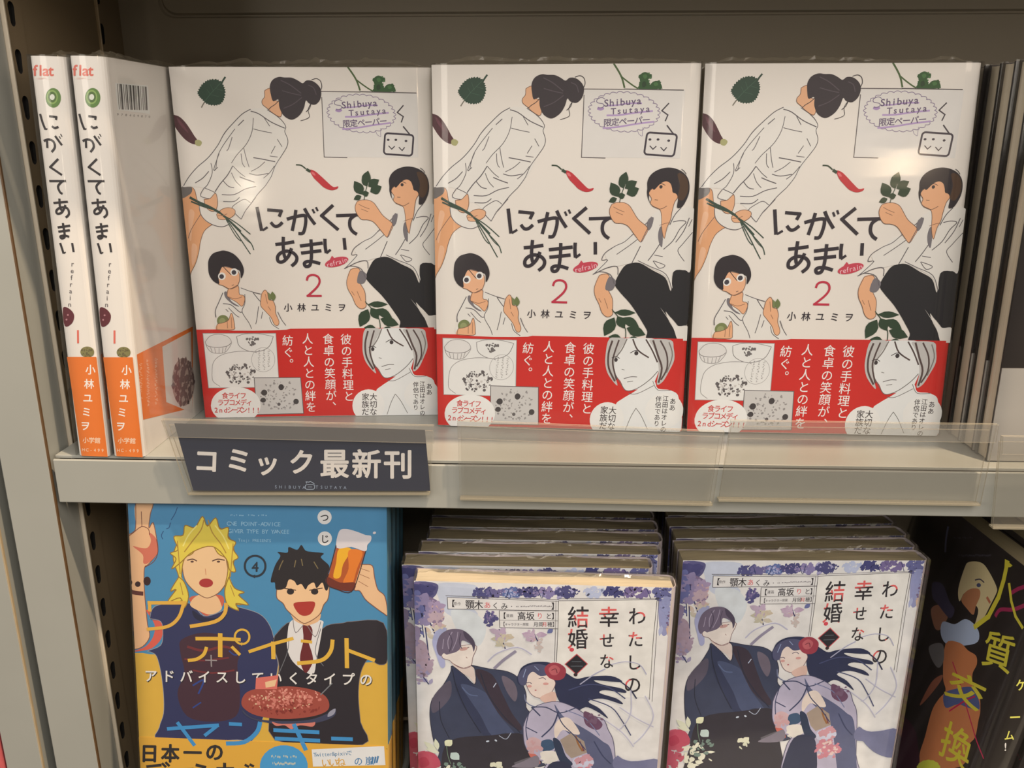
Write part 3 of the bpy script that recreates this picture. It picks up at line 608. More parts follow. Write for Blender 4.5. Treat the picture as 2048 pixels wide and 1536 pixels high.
ART['flames'] = '''
q 65 131 179 -3392 -1159 15328 -1641 15383 17560 -4565 18470
x 140 186 218 6064 842 907 -25 -2 57 1
t 140 186 218 0 6332 1261 293 -3 -13 300 168 -2 ONE POINT-ADVICE
t 140 186 218 0 6567 1640 294 -3 -13 301 154 -2 GIVER TYPE BY YANKEE
t 140 186 218 0 6344 2111 210 -2 -9 215 119 -1 Tsuji PRESENTS
s 33 78 128 43 1698 2197 1636 1998 1752 1765
s 33 78 128 43 1897 1653 2041 1577 2122 1324
s 33 78 128 43 2163 1180 2351 889 2506 528
q 200 165 69 -2505 8337 15355 7704 15383 17560 -3059 18401
q 65 131 179 397 8234 12541 7804 12538 8278 11122 8404 755 8289
p 213 173 136 404 372 1251 314 1118 923 1016 1642 1240 1349 1383 2135 1432 2638 1345 3002 896 3524 712 3675 653 4187 645 5139 680 5948 719 6687 797 7353 413 7889 -101 8057 -455 7919 -542 6729 -397 5246 -362 3054 -248 2182 192 1881 347 1590
s 121 82 71 42 404 372 1251 314 1118 923 1016 1642 1240 1349 1383 2135 1432 2638 1345 3002 896 3524 712 3675 653 4187 645 5139 680 5948 719 6687 797 7353 413 7889 -101 8057 -455 7919 -542 6729 -397 5246 -362 3054 -248 2182 192 1881 347 1590 404 372
p 192 108 90 1006 1858 1380 2207 1384 2929 899 3451 650 3458 635 3024 157 2604 509 2665 900 2654 1093 2287
p 198 90 79 680 5948 1142 6043 1411 6441 1497 6957 1367 7482 915 7946 402 8114 -106 8169 557 7884 977 7347 1078 6675
s 102 59 54 36 -214 2217 190 1918 630 1581 979 1679 1035 2001
s 102 59 54 35 666 793 665 1580
s 102 59 54 36 1380 2207 1422 2855 1187 3369 712 3675
s 84 43 43 217 -232 4800 43 5011 577 5068
e 46 23 30 -90 4502 129 -4 -7 147
e 46 23 30 314 4577 143 -5 -7 147
e 46 23 30 800 4401 186 -6 -11 234
p 42 49 92 840 6386 1156 5711 2451 5484 3089 5574 3639 6145 4502 5895 4939 5586 5787 5705 6629 6045 7106 6839 7222 7948 7302 9065 6100 12522 5150 12791 1132 12991 1090 12261 1342 11484 1387 10416 1293 9209 1112 8388 833 8174 691 8104 1354 7781 1491 7106 1408 6515
s 140 147 160 29 840 6386 1156 5711 2451 5484 3089 5574 3639 6145 4502 5895 4939 5586 5787 5705 6629 6045 7106 6839 7222 7948 7302 9065 6100 12522 5150 12791 1132 12991 1090 12261 1342 11484 1387 10416 1293 9209 1112 8388 833 8174 691 8104 1354 7781 1491 7106 1408 6515 840 6386
p 61 39 56 2446 7445 3608 7033 4957 7284 5440 7862 5270 8764 5369 10266 5116 11490 3873 11845 2575 11589 2113 10388 2520 9239 2348 8120
s 104 43 52 132 2719 7808 3573 8002 4585 7743 5294 7941
s 104 43 52 88 2549 8487 3555 8526 4853 8330
s 104 43 52 88 2959 9073 3963 9187 5119 8994
s 40 65 138 89 2928 9903 3517 9580 3201 10347
s 40 65 138 73 4865 7956 5144 8170 5433 8085
s 40 65 138 74 2883 11120 3330 10798
p 31 35 64 3078 5868 3636 6218 4350 6195 4789 5812 4704 6256 4052 6574 3486 6445 3136 6235
p 187 94 77 3035 5135 4531 5013 4656 5522 4291 5828 3782 6140 3364 5859 3054 5575
p 215 181 143 2947 5578 3393 5050 4247 5023 4550 5526 4505 5821 3998 6059 3504 5928
p 217 186 147 2610 3254 2782 2454 3791 1849 4830 2321 4875 3112 4951 4052 4538 4794 4030 5139 3674 5151 3120 4766 2715 4195
s 121 88 71 43 2610 3254 2782 2454 3791 1849 4830 2321 4875 3112 4951 4052 4538 4794 4030 5139 3674 5151 3120 4766 2715 4195 2610 3254
p 207 192 77 3092 1726 3806 1419 4506 1470 4984 1886 5247 2453 5298 3100 5066 3758 5013 4341 5243 4917 5655 5343 5509 5494 5087 5362 4751 4787 4939 3762 4875 3112 4461 2836 4130 2198 3856 1991 3567 2215 3190 2874 2754 3177 2576 4126 2761 4851 2673 5293 2238 5455 1956 5390 2339 4718 2434 4131 2187 3194 2432 2392
s 140 110 47 49 3092 1726 3806 1419 4506 1470 4984 1886 5247 2453 5298 3100 5066 3758 5013 4341 5243 4917 5655 5343 5509 5494 5087 5362 4751 4787 4939 3762 4875 3112 4461 2836 4130 2198 3856 1991 3567 2215 3190 2874 2754 3177 2576 4126 2761 4851 2673 5293 2238 5455 1956 5390 2339 4718 2434 4131 2187 3194 2432 2392 3092 1726
p 207 192 77 2426 2536 2270 2037 2731 1952 2856 1446 3345 1539 3752 956 3981 1450 4416 1009 4608 1575 5031 1491 5014 2028 5380 2233 5243 2597 5483 3022 5223 3246 5335 3750 5033 3687 4875 3112 4191 2484 3193 2802 2533 3401 2096 3705 2329 3190 2057 2908 2417 2753
s 140 110 47 50 2426 2536 2270 2037 2731 1952 2856 1446 3345 1539 3752 956 3981 1450 4416 1009 4608 1575 5031 1491 5014 2028 5380 2233 5243 2597 5483 3022 5223 3246 5335 3750 5033 3687 4875 3112 4191 2484 3193 2802 2533 3401 2096 3705 2329 3190 2057 2908 2417 2753 2426 2536
p 207 192 77 2434 4131 1977 4876 2265 4794 1810 5469 2461 5227 2656 5735 2892 5140 2707 4414
s 140 110 47 50 2434 4131 1977 4876 2265 4794 1810 5469 2461 5227 2656 5735 2892 5140 2707 4414 2434 4131
p 207 192 77 4986 4051 5252 4625 5741 4828 5453 4984 5935 5480 5298 5428 5429 5791 4870 5515 4751 4787
s 140 110 47 50 4986 4051 5252 4625 5741 4828 5453 4984 5935 5480 5298 5428 5429 5791 4870 5515 4751 4787 4986 4051
s 164 133 56 57 3816 1133 3658 1638 3214 2225 2768 2815
s 164 133 56 57 4027 1127 4216 1765 4618 2327 4884 2823
s 164 133 56 50 2437 2248 2474 3113 2510 3983
s 164 133 56 50 5251 2309 5155 3176 5057 4049
s 222 216 128 64 3455 1429 3013 1943 2709 2528
s 222 216 128 64 4368 1403 4771 1964 5032 2603
s 164 133 56 43 2493 4421 2610 5075
s 164 133 56 43 5044 4486 5238 5064
s 84 59 54 57 2893 3245 3179 3178 3387 3273
s 84 59 54 57 4165 3250 4451 3140 4802 3187
e 84 59 54 3145 3310 85 -3 -2 51
e 84 59 54 4482 3269 85 -3 -2 51
e 157 49 52 3814 4401 355 -11 -8 234
s 192 137 107 36 3798 3652 3822 3978
r 31 43 58 6330 3444 521 -16 -14 537 106 100
t 31 43 58 3 6329 3458 704 -22 -19 726 422 -13 4
e 207 212 219 9868 827 353 -10 -6 362
e 207 212 219 9866 1915 355 -10 -6 365
t 40 43 52 3 9868 841 457 -13 -7 469 416 -12 つ
t 40 43 52 3 9865 1929 459 -13 -7 472 417 -12 じ
p 35 33 45 7242 7056 8110 6289 9014 7143 9874 6450 10723 6275 11146 6187 12761 6206 12962 8115 12537 8427 12044 8148 11759 8455 11540 9134 11459 10187 11553 11543 11649 12796 7109 12712 7169 10198 7418 8686 7157 7652
s 112 108 117 28 7242 7056 8110 6289 9014 7143 9874 6450 10723 6275 11146 6187 12761 6206 12962 8115 12537 8427 12044 8148 11759 8455 11540 9134 11459 10187 11553 11543 11649 12796 7109 12712 7169 10198 7418 8686 7157 7652 7242 7056
p 207 210 217 8183 6176 9596 6166 9660 6605 9350 8244 9123 9073 8277 8581 7899 7924 7882 7034
p 97 33 41 8673 6454 8957 6408 9164 6695 9083 7289 8941 7294 9141 8028 9133 8475 8767 9011 8496 8274 8694 7228
s 121 118 126 36 8183 6176 8311 6872 8815 6413 9299 7059 9595 6239
s 102 108 119 36 7950 7180 7863 7925 7410 9061
s 102 108 119 36 9589 6607 9285 7875 9700 8604
p 211 173 136 8193 5699 9464 5657 9526 6168 9027 6442 8744 6452 8219 6175
p 219 186 149 7407 4556 7533 3682 8732 3356 9916 3680 10044 4472 9965 5056 9750 5355 9531 5875 8959 6297 8605 6309 7911 5708 7706 5349 7395 5067
s 121 88 71 42 7407 4556 7533 3682 8732 3356 9916 3680 10044 4472 9965 5056 9750 5355 9531 5875 8959 6297 8605 6309 7911 5708 7706 5349 7395 5067 7407 4556
p 31 29 37 7098 4203 7329 3399 7621 2885 7486 2673 7975 2695 8051 2405 8468 2536 8682 2279 8886 2560 9234 2621 9791 2676 9648 2896 10061 3315 9986 3678 10123 3890 9973 4547 9833 4551 9698 4193 9412 4492 9277 4206 8994 4360 8849 4583 8644 4299 8431 4378 8295 4165 8015 4101 7830 4543 7370 4630 7308 4269
s 112 102 75 50 7756 3097 7610 3390 7534 3609
s 112 102 75 50 8387 3078 8310 3441
s 112 102 75 50 8669 2997 8732 3356
s 112 102 75 50 9295 3122 9499 3476
e 37 33 39 8087 4716 183 -6 -3 160
e 37 33 39 9311 4677 183 -6 -3 160
l 55 39 39 50 7724 4546 8356 4635
l 55 39 39 50 9059 4613 9693 4483
p 160 51 47 8236 5332 8767 5227 9295 5224 9253 5591 9037 5891 8682 5961 8404 5765
p 213 179 145 11527 3198 11805 3189 12222 3248 12322 3821 12492 4466 12839 4818 12974 5760 12764 5694 12276 5345 11859 4995 11583 4568 11304 4504 11381 3851
s 121 82 71 42 11527 3198 11805 3189 12222 3248 12322 3821 12492 4466 12839 4818 12974 5760 12764 5694 12276 5345 11859 4995 11583 4568 11304 4504 11381 3851 11527 3198
s 140 98 75 28 11664 3409 12080 3540
s 140 98 75 28 11591 3700 12078 3901
s 140 98 75 28 11518 4063 12004 4337
q 164 82 39 10437 2370 11881 2470 11233 4579 9908 4223
p 217 167 43 10561 2438 11187 2419 10760 3221 10612 3875 10262 3886 10412 3160
p 207 118 43 11047 2495 11741 2546 11455 3416 11166 4291 10748 4160 11036 3429
p 102 43 33 9983 3895 10608 4164 11343 4141 11233 4579 10464 4531 9907 4244
s 55 33 37 49 10571 1652 10204 3094 9908 4186 10464 4531 11163 4618 11593 3556 12095 1750
p 200 200 212 10572 1545 10921 1393 11474 1519 11888 1671 12164 1713 12162 1962 11987 2181 11880 2506 11188 2312 10457 2369
e 200 200 212 12338 1551 78 -31 21 60
l 207 165 71 189 842 5537 2701 5476
l 207 165 71 174 879 5499 874 5941
s 207 165 71 174 2628 5515 2349 6262 1756 6763 671 6948
s 207 165 71 188 4802 5407 4713 5961 4200 6421 2904 6724
s 207 169 66 190 3166 7362 4313 7322 5491 7341
l 207 169 66 233 4448 7110 4412 8227
s 207 169 66 176 3724 7789 3567 8183 3198 8458 2727 8550
l 207 169 66 161 5050 7757 5396 8118
r 207 169 66 5567 7182 371 -13 -11 386 107 100
l 207 169 66 175 5937 7950 7018 7540 8127 7190
l 207 169 66 218 7148 7461 7143 8242
l 207 169 66 159 8622 7299 9082 7334
s 207 169 66 202 10182 7171 10067 7804 9562 8305 8350 8497
l 207 169 66 217 10888 7146 10893 8592
l 207 169 66 188 10917 7700 12256 8186
s 140 137 145 66 3628 8495 4238 8495
s 140 137 145 66 3939 8207 3939 8843
t 31 33 41 5 6343 9371 688 -13 -31 724 924 -17 アドバイスしていくタイプの
t 213 216 221 3 6315 9342 688 -13 -31 724 924 -17 アドバイスしていくタイプの
p 55 61 90 5488 11127 6054 11562 7495 11658 8937 11525 9948 11107 10273 10905 10232 11247 9654 11573 8427 11850 7130 11825 6052 11638 5554 11353
p 140 145 170 9948 11069 10273 10867 10197 11173 9873 11337
p 147 71 64 5429 10674 5659 10211 6169 9965 6961 9860 7895 9750 8966 9861 9676 10135 9955 10577 9805 11036 8939 11373 7497 11544 6203 11404 5563 11048
b 190 118 111 7737 10435 1864 -71 -11 530 90 108
b 123 49 47 7726 10965 1867 -72 -7 342 40 101
b 200 177 149 7375 10600 1723 -66 -10 455 40 50
b 207 147 138 8101 10194 1432 -54 -6 302 50 65
q 200 108 102 6221 9361 7372 9169 7283 9924 6169 9965
q 217 186 149 6682 9569 7295 9396 7178 9777 6710 9870
l 112 118 128 59 9533 10140 10113 9517
p 192 118 111 6989 11716 7491 11811 8934 11693 9222 11651 9074 11901 8427 11850 7990 12081 7634 11881 7200 11937
l 57 137 202 195 1563 12313 4158 12018
l 57 137 202 194 2086 11985 2881 13130
s 57 137 202 179 4120 12058 3784 12340 3446 12622
l 57 137 202 194 4814 11916 5357 11925
s 57 137 202 223 6374 11740 6178 12321 5510 12885 4562 13000
l 57 137 202 208 7122 12169 9357 12195
l 57 137 202 209 7184 12626 9385 12652
l 57 137 202 222 8139 11861 8691 13140
l 57 137 202 208 10107 12508 11077 12508
'''
ART['flamesband'] = '''
l 57 137 202 195 1563 12313 4158 12018
l 57 137 202 194 2086 11985 2881 13130
s 57 137 202 179 4120 12058 3784 12340 3446 12622
l 57 137 202 194 4814 11916 5357 11925
s 57 137 202 223 6374 11740 6178 12321 5510 12885 4562 13000
l 57 137 202 208 7122 12169 9357 12195
l 57 137 202 209 7184 12626 9385 12652
l 57 137 202 222 8139 11861 8691 13140
l 57 137 202 208 10107 12508 11077 12508
t 40 39 43 6 514 13706 999 -23 -65 1061 1102 -25 日
t 40 39 43 6 1617 13661 997 -22 -61 1060 1099 -25 本
t 40 39 43 6 2791 13582 994 -22 -57 1058 1096 -25 一
t 40 39 43 6 3949 13488 992 -22 -53 1057 1094 -25 の
l 40 39 43 152 371 14451 1074 14344
l 40 39 43 136 1188 14261 1329 14411
l 40 39 43 136 1374 14199 1515 14349
l 40 39 43 167 1873 14583 2757 14507
l 40 39 43 166 2986 14264 3421 14363
l 40 39 43 166 4453 14126 4437 14631
l 40 39 43 166 4078 14413 4883 14379
l 40 39 43 135 5547 14158 5690 14229
l 40 39 43 135 5803 14124 5946 14195
c 65 147 208 7548 14152 1234 -52 -26 1166 0 24
e 65 147 208 7548 14152 1249 -52 -26 1182
x 202 200 170 7560 13610 653 -27 -3 124 1
x 202 200 170 7551 13997 581 -24 -3 124 1
q 211 218 227 9016 13143 12761 12806 12827 13854 9072 14088
t 84 128 170 1 10074 13337 303 -29 11 322 137 -13 Twitter&pixivで
t 200 157 75 2 10125 13813 505 -49 19 539 390 -38 いいね
t 65 118 170 2 11713 13670 460 -45 20 492 575 -56 の嵐
l 65 118 170 89 12130 13768 12189 13458
l 65 118 170 89 12259 13747 12319 13437
l 65 118 170 89 12375 13719 12448 13401
'''
ART['wed'] = '''
q 232 236 243 -1869 -627 14696 -1130 16074 14474 -2433 15254
p 204 217 243 1117 153 3005 174 3076 812 2724 1307 3148 1781 3007 2441 3293 2928 3008 3353 2580 2951 2297 2300 1944 2065 1451 1673 1178 872
p 216 229 243 1805 1662 2724 1632 3290 2022 3576 2670 3295 3594 2721 3613 2152 2882
p 92 93 145 -2 108 1117 153 1110 713 894 1042 1172 1357 885 1691 464 1461 186 1226 -90 912
p 132 118 159 474 894 1035 1038 1453 1510 1236 1925 1446 2164 1086 2504 594 2109 321 1546
p 118 112 165 -2 108 415 255 324 1384 451 2196 88 2537 -182 1889 -90 912
p 150 158 208 12086 767 12508 834 12780 1713 12757 2367 12435 2789 12179 2141
p 214 187 170 12524 2048 12938 1952 12869 2940 12646 2782
p 148 133 170 530 1703 1097 1684 1482 2080 1230 2417 875 2346
p 206 179 188 818 1449 1384 1350 1449 1836 1023 1932
f 214 190 192 284 877 2182 1519 1997
f 214 190 192 314 729 2598 1514 2490
f 206 196 181 257 1080 3001 1585 2488
f 206 206 192 242 659 2518 93 2290
f 214 200 192 243 794 3010 443 2608
f 206 206 192 244 932 3339 579 3018
s 44 55 109 68 368 897 530 1703 801 2514 1077 3251
s 44 55 109 59 -330 -831 -81 510 -179 1725 -142 3291
s 44 55 109 53 108 1553 308 2201 432 3272
s 44 55 109 38 530 1703 886 1610
s 44 55 109 38 664 2189 1021 2095
s 44 55 109 38 800 2596 1159 2419
f 174 185 226 210 12320 2136 12224 2796
b 74 76 132 551 530 632 -20 -4 241 16 281
b 150 143 190 389 1707 425 -14 -17 903 40 213
b 172 158 199 1027 1605 425 -14 -7 490 24 184
b 108 116 177 25 2128 356 -12 -31 1494 40 214
b 168 169 217 5664 530 2787 -88 5 240 30 210
b 84 87 143 3426 576 490 -15 1 273 44 140
b 112 110 165 3986 583 420 -13 2 241 34 140
b 96 118 179 4756 559 489 -15 4 273 44 140
b 176 187 233 4756 599 419 -13 3 208 20 70
b 78 80 136 5733 472 628 -20 5 240 56 140
b 136 131 185 6431 482 558 -18 7 272 44 140
b 80 83 138 7615 429 626 -20 9 272 56 139
b 190 204 241 8866 389 555 -17 12 271 40 125
b 70 74 132 9837 343 555 -17 15 287 54 139
b 122 112 168 10948 340 623 -20 16 271 54 139
b 104 110 168 12267 362 484 -15 24 351 54 152
b 150 160 212 12478 1399 251 -8 63 893 46 139
b 116 97 143 12681 1798 140 -5 35 489 16 98
b 160 148 194 5452 417 1394 -44 3 160 24 70
b 84 85 141 3751 2089 354 -12 3 411 40 127
b 120 110 165 3714 1926 283 -9 2 328 14 85
b 196 179 199 1091 2175 355 -12 -7 494 26 156
b 212 206 199 1152 2916 429 -14 -5 416 20 143
s 44 55 109 30 3705 392 3848 788
s 44 55 109 30 4683 361 4550 862
s 44 55 109 30 6078 317 6300 806
s 44 55 109 30 6426 306 6334 805
s 44 55 109 30 10107 191 10411 676
s 44 55 109 30 11416 71 11662 661
q 232 236 243 1635 898 7144 965 7146 1490 1650 1569
q 232 236 243 4220 1568 7160 1489 7178 2510 4251 2549
q 236 240 243 7142 908 11978 707 12001 6449 7141 6711
l 96 95 100 30 1635 906 7143 957 7146 1490 1664 1568 1635 906
l 96 95 100 30 1566 811 7140 860
l 96 95 100 30 4220 1584 7147 1506 7164 2535 4251 2549 4220 1584
l 96 95 100 23 4225 2122 7164 2076
l 96 95 100 30 7142 924 11978 707 11939 2971 11973 6581
l 96 95 100 22 7139 812 12064 640 12126 6706
l 96 95 100 30 7142 924 7164 2535 7146 4473
l 96 95 100 22 7017 928 7037 2523 7052 4477
t 50 49 58 2 1822 1239 380 3 -17 439 352 3 【
t 80 78 87 0 2125 1254 183 2 -8 211 190 2 原作
t 50 49 58 2 2971 1267 465 4 -16 536 436 4 顎木
t 222 101 109 1 3626 1278 352 3 -10 406 422 3 あ
t 50 49 58 1 4027 1290 352 3 -9 406 422 3 く
t 50 49 58 1 4471 1316 352 3 -8 406 422 3 み
x 120 118 129 5785 1282 982 -31 1 57 1
t 50 49 58 2 6977 1236 379 3 0 437 350 3 】
t 50 49 58 2 4392 1855 339 -11 4 393 353 -11 【
t 80 78 87 0 4738 1844 183 -6 3 212 191 -6 漫画
t 50 49 58 2 5550 1834 437 -14 10 507 437 -14 高坂
t 222 101 109 1 6240 1812 324 -10 9 376 422 -14 り
t 50 49 58 1 6691 1813 324 -10 10 376 422 -14 と
t 50 49 58 2 6987 1804 338 -11 12 392 352 -11 】
t 80 78 87 1 4398 2346 255 -8 3 296 283 -9 【
t 96 95 105 0 5099 2340 156 -5 3 181 149 -5 キャラクター原案
t 50 49 58 1 6182 2304 254 -8 7 296 254 -8 月岡
t 222 101 109 1 6492 2294 240 -8 7 279 254 -8 月
t 50 49 58 1 6747 2286 254 -8 8 296 254 -8 穂
t 80 78 87 1 7001 2278 254 -8 9 296 282 -9 】
d 50 49 58 2 8156 1823 1109 -36 50 1298 0 0 結
d 50 49 58 2 9664 1750 1051 -34 61 1229 0 0 幸
d 50 49 58 2 11062 1672 922 -30 65 1079 0 0 わ
d 50 49 58 2 8169 3081 1063 -35 48 1255 0 0 婚
d 50 49 58 2 9639 3115 792 -27 46 934 0 0 せ
d 50 49 58 2 11050 3001 833 -28 58 982 0 0 た
d 50 49 58 2 9685 4353 785 -27 46 934 0 0 な
d 50 49 58 2 11059 4365 841 -29 59 1002 0 0 し
d 50 49 58 2 11065 5704 935 -33 65 1126 0 0 の
e 214 78 96 7894 3724 114 -4 4 117
q 206 91 103 7559 4595 8152 3950 8748 4537 8186 5221
q 40 41 53 7616 4593 8155 4017 8691 4539 8183 5153
l 90 101 114 47 7934 4430 8385 4414
l 90 101 114 47 7893 4703 8467 4683
e 60 43 53 8142 5206 101 -4 4 103
p 150 139 177 -558 2707 228 2682 133 3852 263 4609 -32 4874 -311 4374 -511 3706
p 176 158 181 70 3435 498 3588 701 4339 617 5108 318 5548 110 5040 -94 4366
f 166 158 190 291 397 5202 -29 4704
f 160 158 203 262 464 5543 762 5103
f 160 158 203 248 604 5884 242 5723
f 170 169 210 205 674 6054 826 5703
s 44 55 109 54 514 2672 604 3668 695 4764
s 44 55 109 55 -517 3958 -103 4792 318 5548 638 6056
s 44 55 109 46 -93 2692 2 3270
p 176 185 233 1082 2819 1364 3142 1214 3732 1423 4314 1489 4907 1271 5000 1062 4327 858 3492
f 188 175 203 313 4218 2881 3719 2649
f 196 196 181 285 4364 3208 3793 3227
f 206 196 181 313 4434 3040 5005 3104
f 206 200 192 243 4474 3455 5012 3604
f 196 196 181 243 4438 3456 4011 3637
f 190 169 203 313 5928 2990 5356 2843
f 190 169 203 313 6068 2902 6636 2883
f 200 179 192 256 6145 3149 5577 3251
f 200 196 199 214 6222 3396 6308 3979
f 110 122 181 255 6910 2544 6634 2801
s 44 49 103 54 4216 2633 4364 3208 4549 3787
s 44 49 103 54 5920 2659 6072 3068 6260 3478
s 190 194 226 63 3658 4577 4158 4052 5156 3683 5880 4078
s 150 148 177 157 3986 4991 4450 4465 5088 3895
b 150 141 181 -223 3696 360 -12 -23 1015 40 202
b 178 162 188 332 4777 435 -15 -21 1117 46 189
b 164 158 199 -118 5477 437 -15 -15 693 20 146
b 190 175 206 4219 2964 427 -14 3 332 16 157
b 206 202 188 4508 3287 428 -14 5 418 18 143
b 196 179 208 5928 2990 426 -14 8 366 18 156
b 206 196 199 6224 3479 242 -8 10 418 12 114
b 170 181 226 1293 3144 286 -10 -6 501 16 158
p 226 215 215 1853 4639 2792 4692 3010 5368 3156 6140 2719 5550 2140 5141
p 60 70 100 808 6923 1405 6029 1776 5239 1852 4895 2429 5388 3010 5972 3009 5025 2720 4796 3733 5000 4674 5138 5259 5547 5638 6399 5655 7275 5960 7795 5679 8520 6089 10321 6481 11045 1350 11247 1134 10329 843 9607 677 8258 689 7456
s 44 47 71 37 808 6923 1405 6029 1776 5239 1852 4895 2429 5388 3010 5972 3009 5025 2720 4796 3733 5000 4674 5138 5259 5547 5638 6399 5655 7275 5960 7795 5679 8520 6089 10321 6481 11045 1350 11247 1134 10329 843 9607 677 8258 689 7456 808 6923
p 92 89 112 808 6923 1405 6029 1772 5842 1765 6713 1316 7433 795 7807
p 52 62 96 1850 5066 2429 5474 3010 6145 3305 7361 3754 8591 4057 9303 3460 9144 2716 7914 2131 6700
p 74 87 125 2281 5998 3010 6145 3742 6642 4191 7682 4942 8727 5399 9433 4648 8918 3906 9127 3307 7893 2717 6854
p 60 53 71 3009 5111 3880 5338 4474 6616 4927 7655 5458 8528 5239 8716 4340 7855 3595 6472
p 112 106 127 4388 5406 4972 5729 5201 6415 5063 6945 4615 6262
s 40 47 71 55 1850 5066 2061 6179 2569 7565 3310 8969
s 40 47 71 55 3299 5272 3742 6642 4487 7849 5390 8890
s 40 47 71 48 1173 7085 1233 8237 1668 9393
s 96 114 159 64 2353 6169 2718 6591 3157 6663
s 190 206 237 48 3958 6111 4101 5847
p 50 49 64 1667 9575 3757 9133 5690 9060 6181 11057 6402 14084 1317 14295 1196 11440
s 100 101 114 167 5124 10913 5720 10612 6241 10407
s 170 185 215 41 4278 9113 4653 9325 4908 8908
e 200 217 243 3685 9498 88 -22 8 53
e 200 217 243 4117 9436 65 43 -22 48
p 236 232 233 1356 3895 3008 3587 2901 4349 2792 4862 2430 5003 1925 4764 1710 4559 1350 4402
s 130 101 114 29 1356 3895 3008 3587 2901 4349 2792 4862 2430 5003 1925 4764 1710 4559 1350 4402 1356 3895
p 112 104 132 1070 3736 1221 3146 1582 2802 2010 2689 2438 2774 2829 3134 3022 3587 2937 4010 2829 3593 2364 3358 2291 3779 2074 4039 1713 4178 1568 4225 1425 4145 1279 4319 1137 4155
p 80 74 100 2438 2791 2829 3134 3008 3504 2972 3924 2793 3511 2508 3187
s 164 158 188 46 1867 2876 1648 3382 1679 3884
s 164 158 188 38 2152 2866 2078 3368 1858 3962
s 120 89 103 39 2290 3846 2578 3786 2721 3748
e 206 169 170 2434 3858 212 -51 15 99
s 150 116 118 31 2562 4318 2620 4401
s 164 158 188 39 1434 3306 1370 3894
s 80 74 100 46 1723 2964 1862 3459 1714 4051
s 80 74 100 38 2294 2945 2220 3447 2362 3861
s 150 116 118 31 1781 4642 2141 4927 2430 5003 2756 4863
p 44 53 89 5219 5291 5392 4857 5819 4571 6392 4483 6897 4550 7338 4875 7781 5201 8223 5443 8794 5294 9943 5211 10536 5533 9961 5553 9092 5498 9536 5741 10560 5963 10719 6217 9697 6081 9416 6264 10303 6580 10612 6919 9577 6606 8858 6807 9460 7224 9928 7826 9322 7406 8727 7163 8156 7537 7632 7203 7247 6603 7081 5914 6998 5572 5900 5010 5618 5363 5556 5882 5265 5892 5151 5551
s 44 53 89 71 7655 5721 8796 5337 9948 5296 10844 5867 11317 6544
s 70 80 125 63 7814 6148 8814 5766 9833 5903 10738 6565
s 70 80 125 56 8851 6633 10039 7115 10670 7976 11160 8853
s 176 181 215 47 9909 4531 10614 4338 11338 4482 11732 5063
s 176 181 215 63 8381 5782 9077 5156 9635 4795
s 196 200 230 47 10998 6034 11078 7430 10689 8332 10405 8522
s 196 200 230 48 11741 6354 12255 7563 11885 8646 11339 9388
s 196 200 230 48 10476 7099 11391 7772 12302 8272
s 196 200 230 48 9635 7837 10708 8690 11350 9570
s 120 131 170 56 5567 6489 5648 6923 5947 7176 6315 7251
p 238 227 226 5653 5276 5900 5010 6481 5161 7071 5569 7083 6000 6737 6621 6301 6681 5932 6476 5704 6049 5587 5622
s 130 101 114 29 5653 5276 5900 5010 6481 5161 7071 5569 7083 6000 6737 6621 6301 6681 5932 6476 5704 6049 5587 5622 5653 5276
p 84 89 127 5220 5376 5536 4852 6107 4620 6686 4727 6981 4973 6772 5236 6341 5337 5974 5093 5727 5359 5628 5879 5338 5889
s 150 169 215 39 5610 4935 5475 5453
s 150 169 215 39 6038 4750 6260 4998
s 90 78 109 40 5627 5793 5807 5743 5918 5826
s 90 78 109 39 6273 5511 6488 5435 6636 5542
e 190 95 114 6130 6208 51 -2 1 35
e 220 169 170 5812 5976 116 -4 2 78
e 220 169 170 6642 5800 145 -5 2 78
p 160 64 85 6546 4903 6825 4553 7255 4538 7626 4865 7571 5380 7215 5564 6777 5408
p 190 101 114 6762 4895 7043 4647 7338 4875 7205 5221 6916 5231
s 110 43 64 39 6909 4975 7122 4883 7202 5136
p 226 196 190 6373 6635 7091 6260 7182 6868 6674 6974
p 186 185 217 5532 8525 5669 7984 5952 7441 6384 7072 7255 6865 8143 7184 8895 7687 9635 7837 9963 8538 10304 9428 10587 12004 10839 13900 6863 14065 6636 11225 7584 10263 7338 9541 7136 10281 6622 10669 6014 10324 5626 9607
s 84 85 118 37 5532 8525 5669 7984 5952 7441 6384 7072 7255 6865 8143 7184 8895 7687 9635 7837 9963 8538 10304 9428 10587 12004 10839 13900 6863 14065 6636 11225 7584 10263 7338 9541 7136 10281 6622 10669 6014 10324 5626 9607 5532 8525
p 92 101 141 7115 7046 7576 7735 8329 8242 9088 8751 9703 9269 10174 9797 10587 12004 10839 13900 9924 13938 9001 10208 8215 9145 7599 8448
p 110 78 112 8665 7430 9188 7676 9652 8192 9375 8561 8771 8225
p 206 179 192 5697 9422 6063 9136 6515 9391 6452 9849 5932 9960
p 60 89 127 6515 9391 7032 9280 7197 9820 6606 10026
p 232 232 233 6459 10123 7202 10003 7515 10450 6852 10845
p 206 116 109 5861 10146 6314 10312 6477 10860 6018 10508
p 232 223 221 7157 8464 7435 7918 7949 7899 8497 8773 8205 8874 7605 8627 7252 9181
s 60 70 109 72 5948 7264 6401 7779 6250 7607
s 60 70 109 80 7347 7478 7080 8378 6508 9119
s 60 70 109 64 5948 7264 6681 7238 7424 7564 8289 7179
s 60 70 109 57 5679 8520 6279 8857
q 166 154 147 7478 9263 8054 8790 8741 9306 8919 10028 8113 10427 7802 10071
s 150 106 69 98 8283 8962 8451 9499 8692 9945
s 120 64 80 66 8519 9314 8767 9942
p 44 59 91 7104 9187 7480 9354 7808 10255 8201 10793 7758 10995 7360 10272
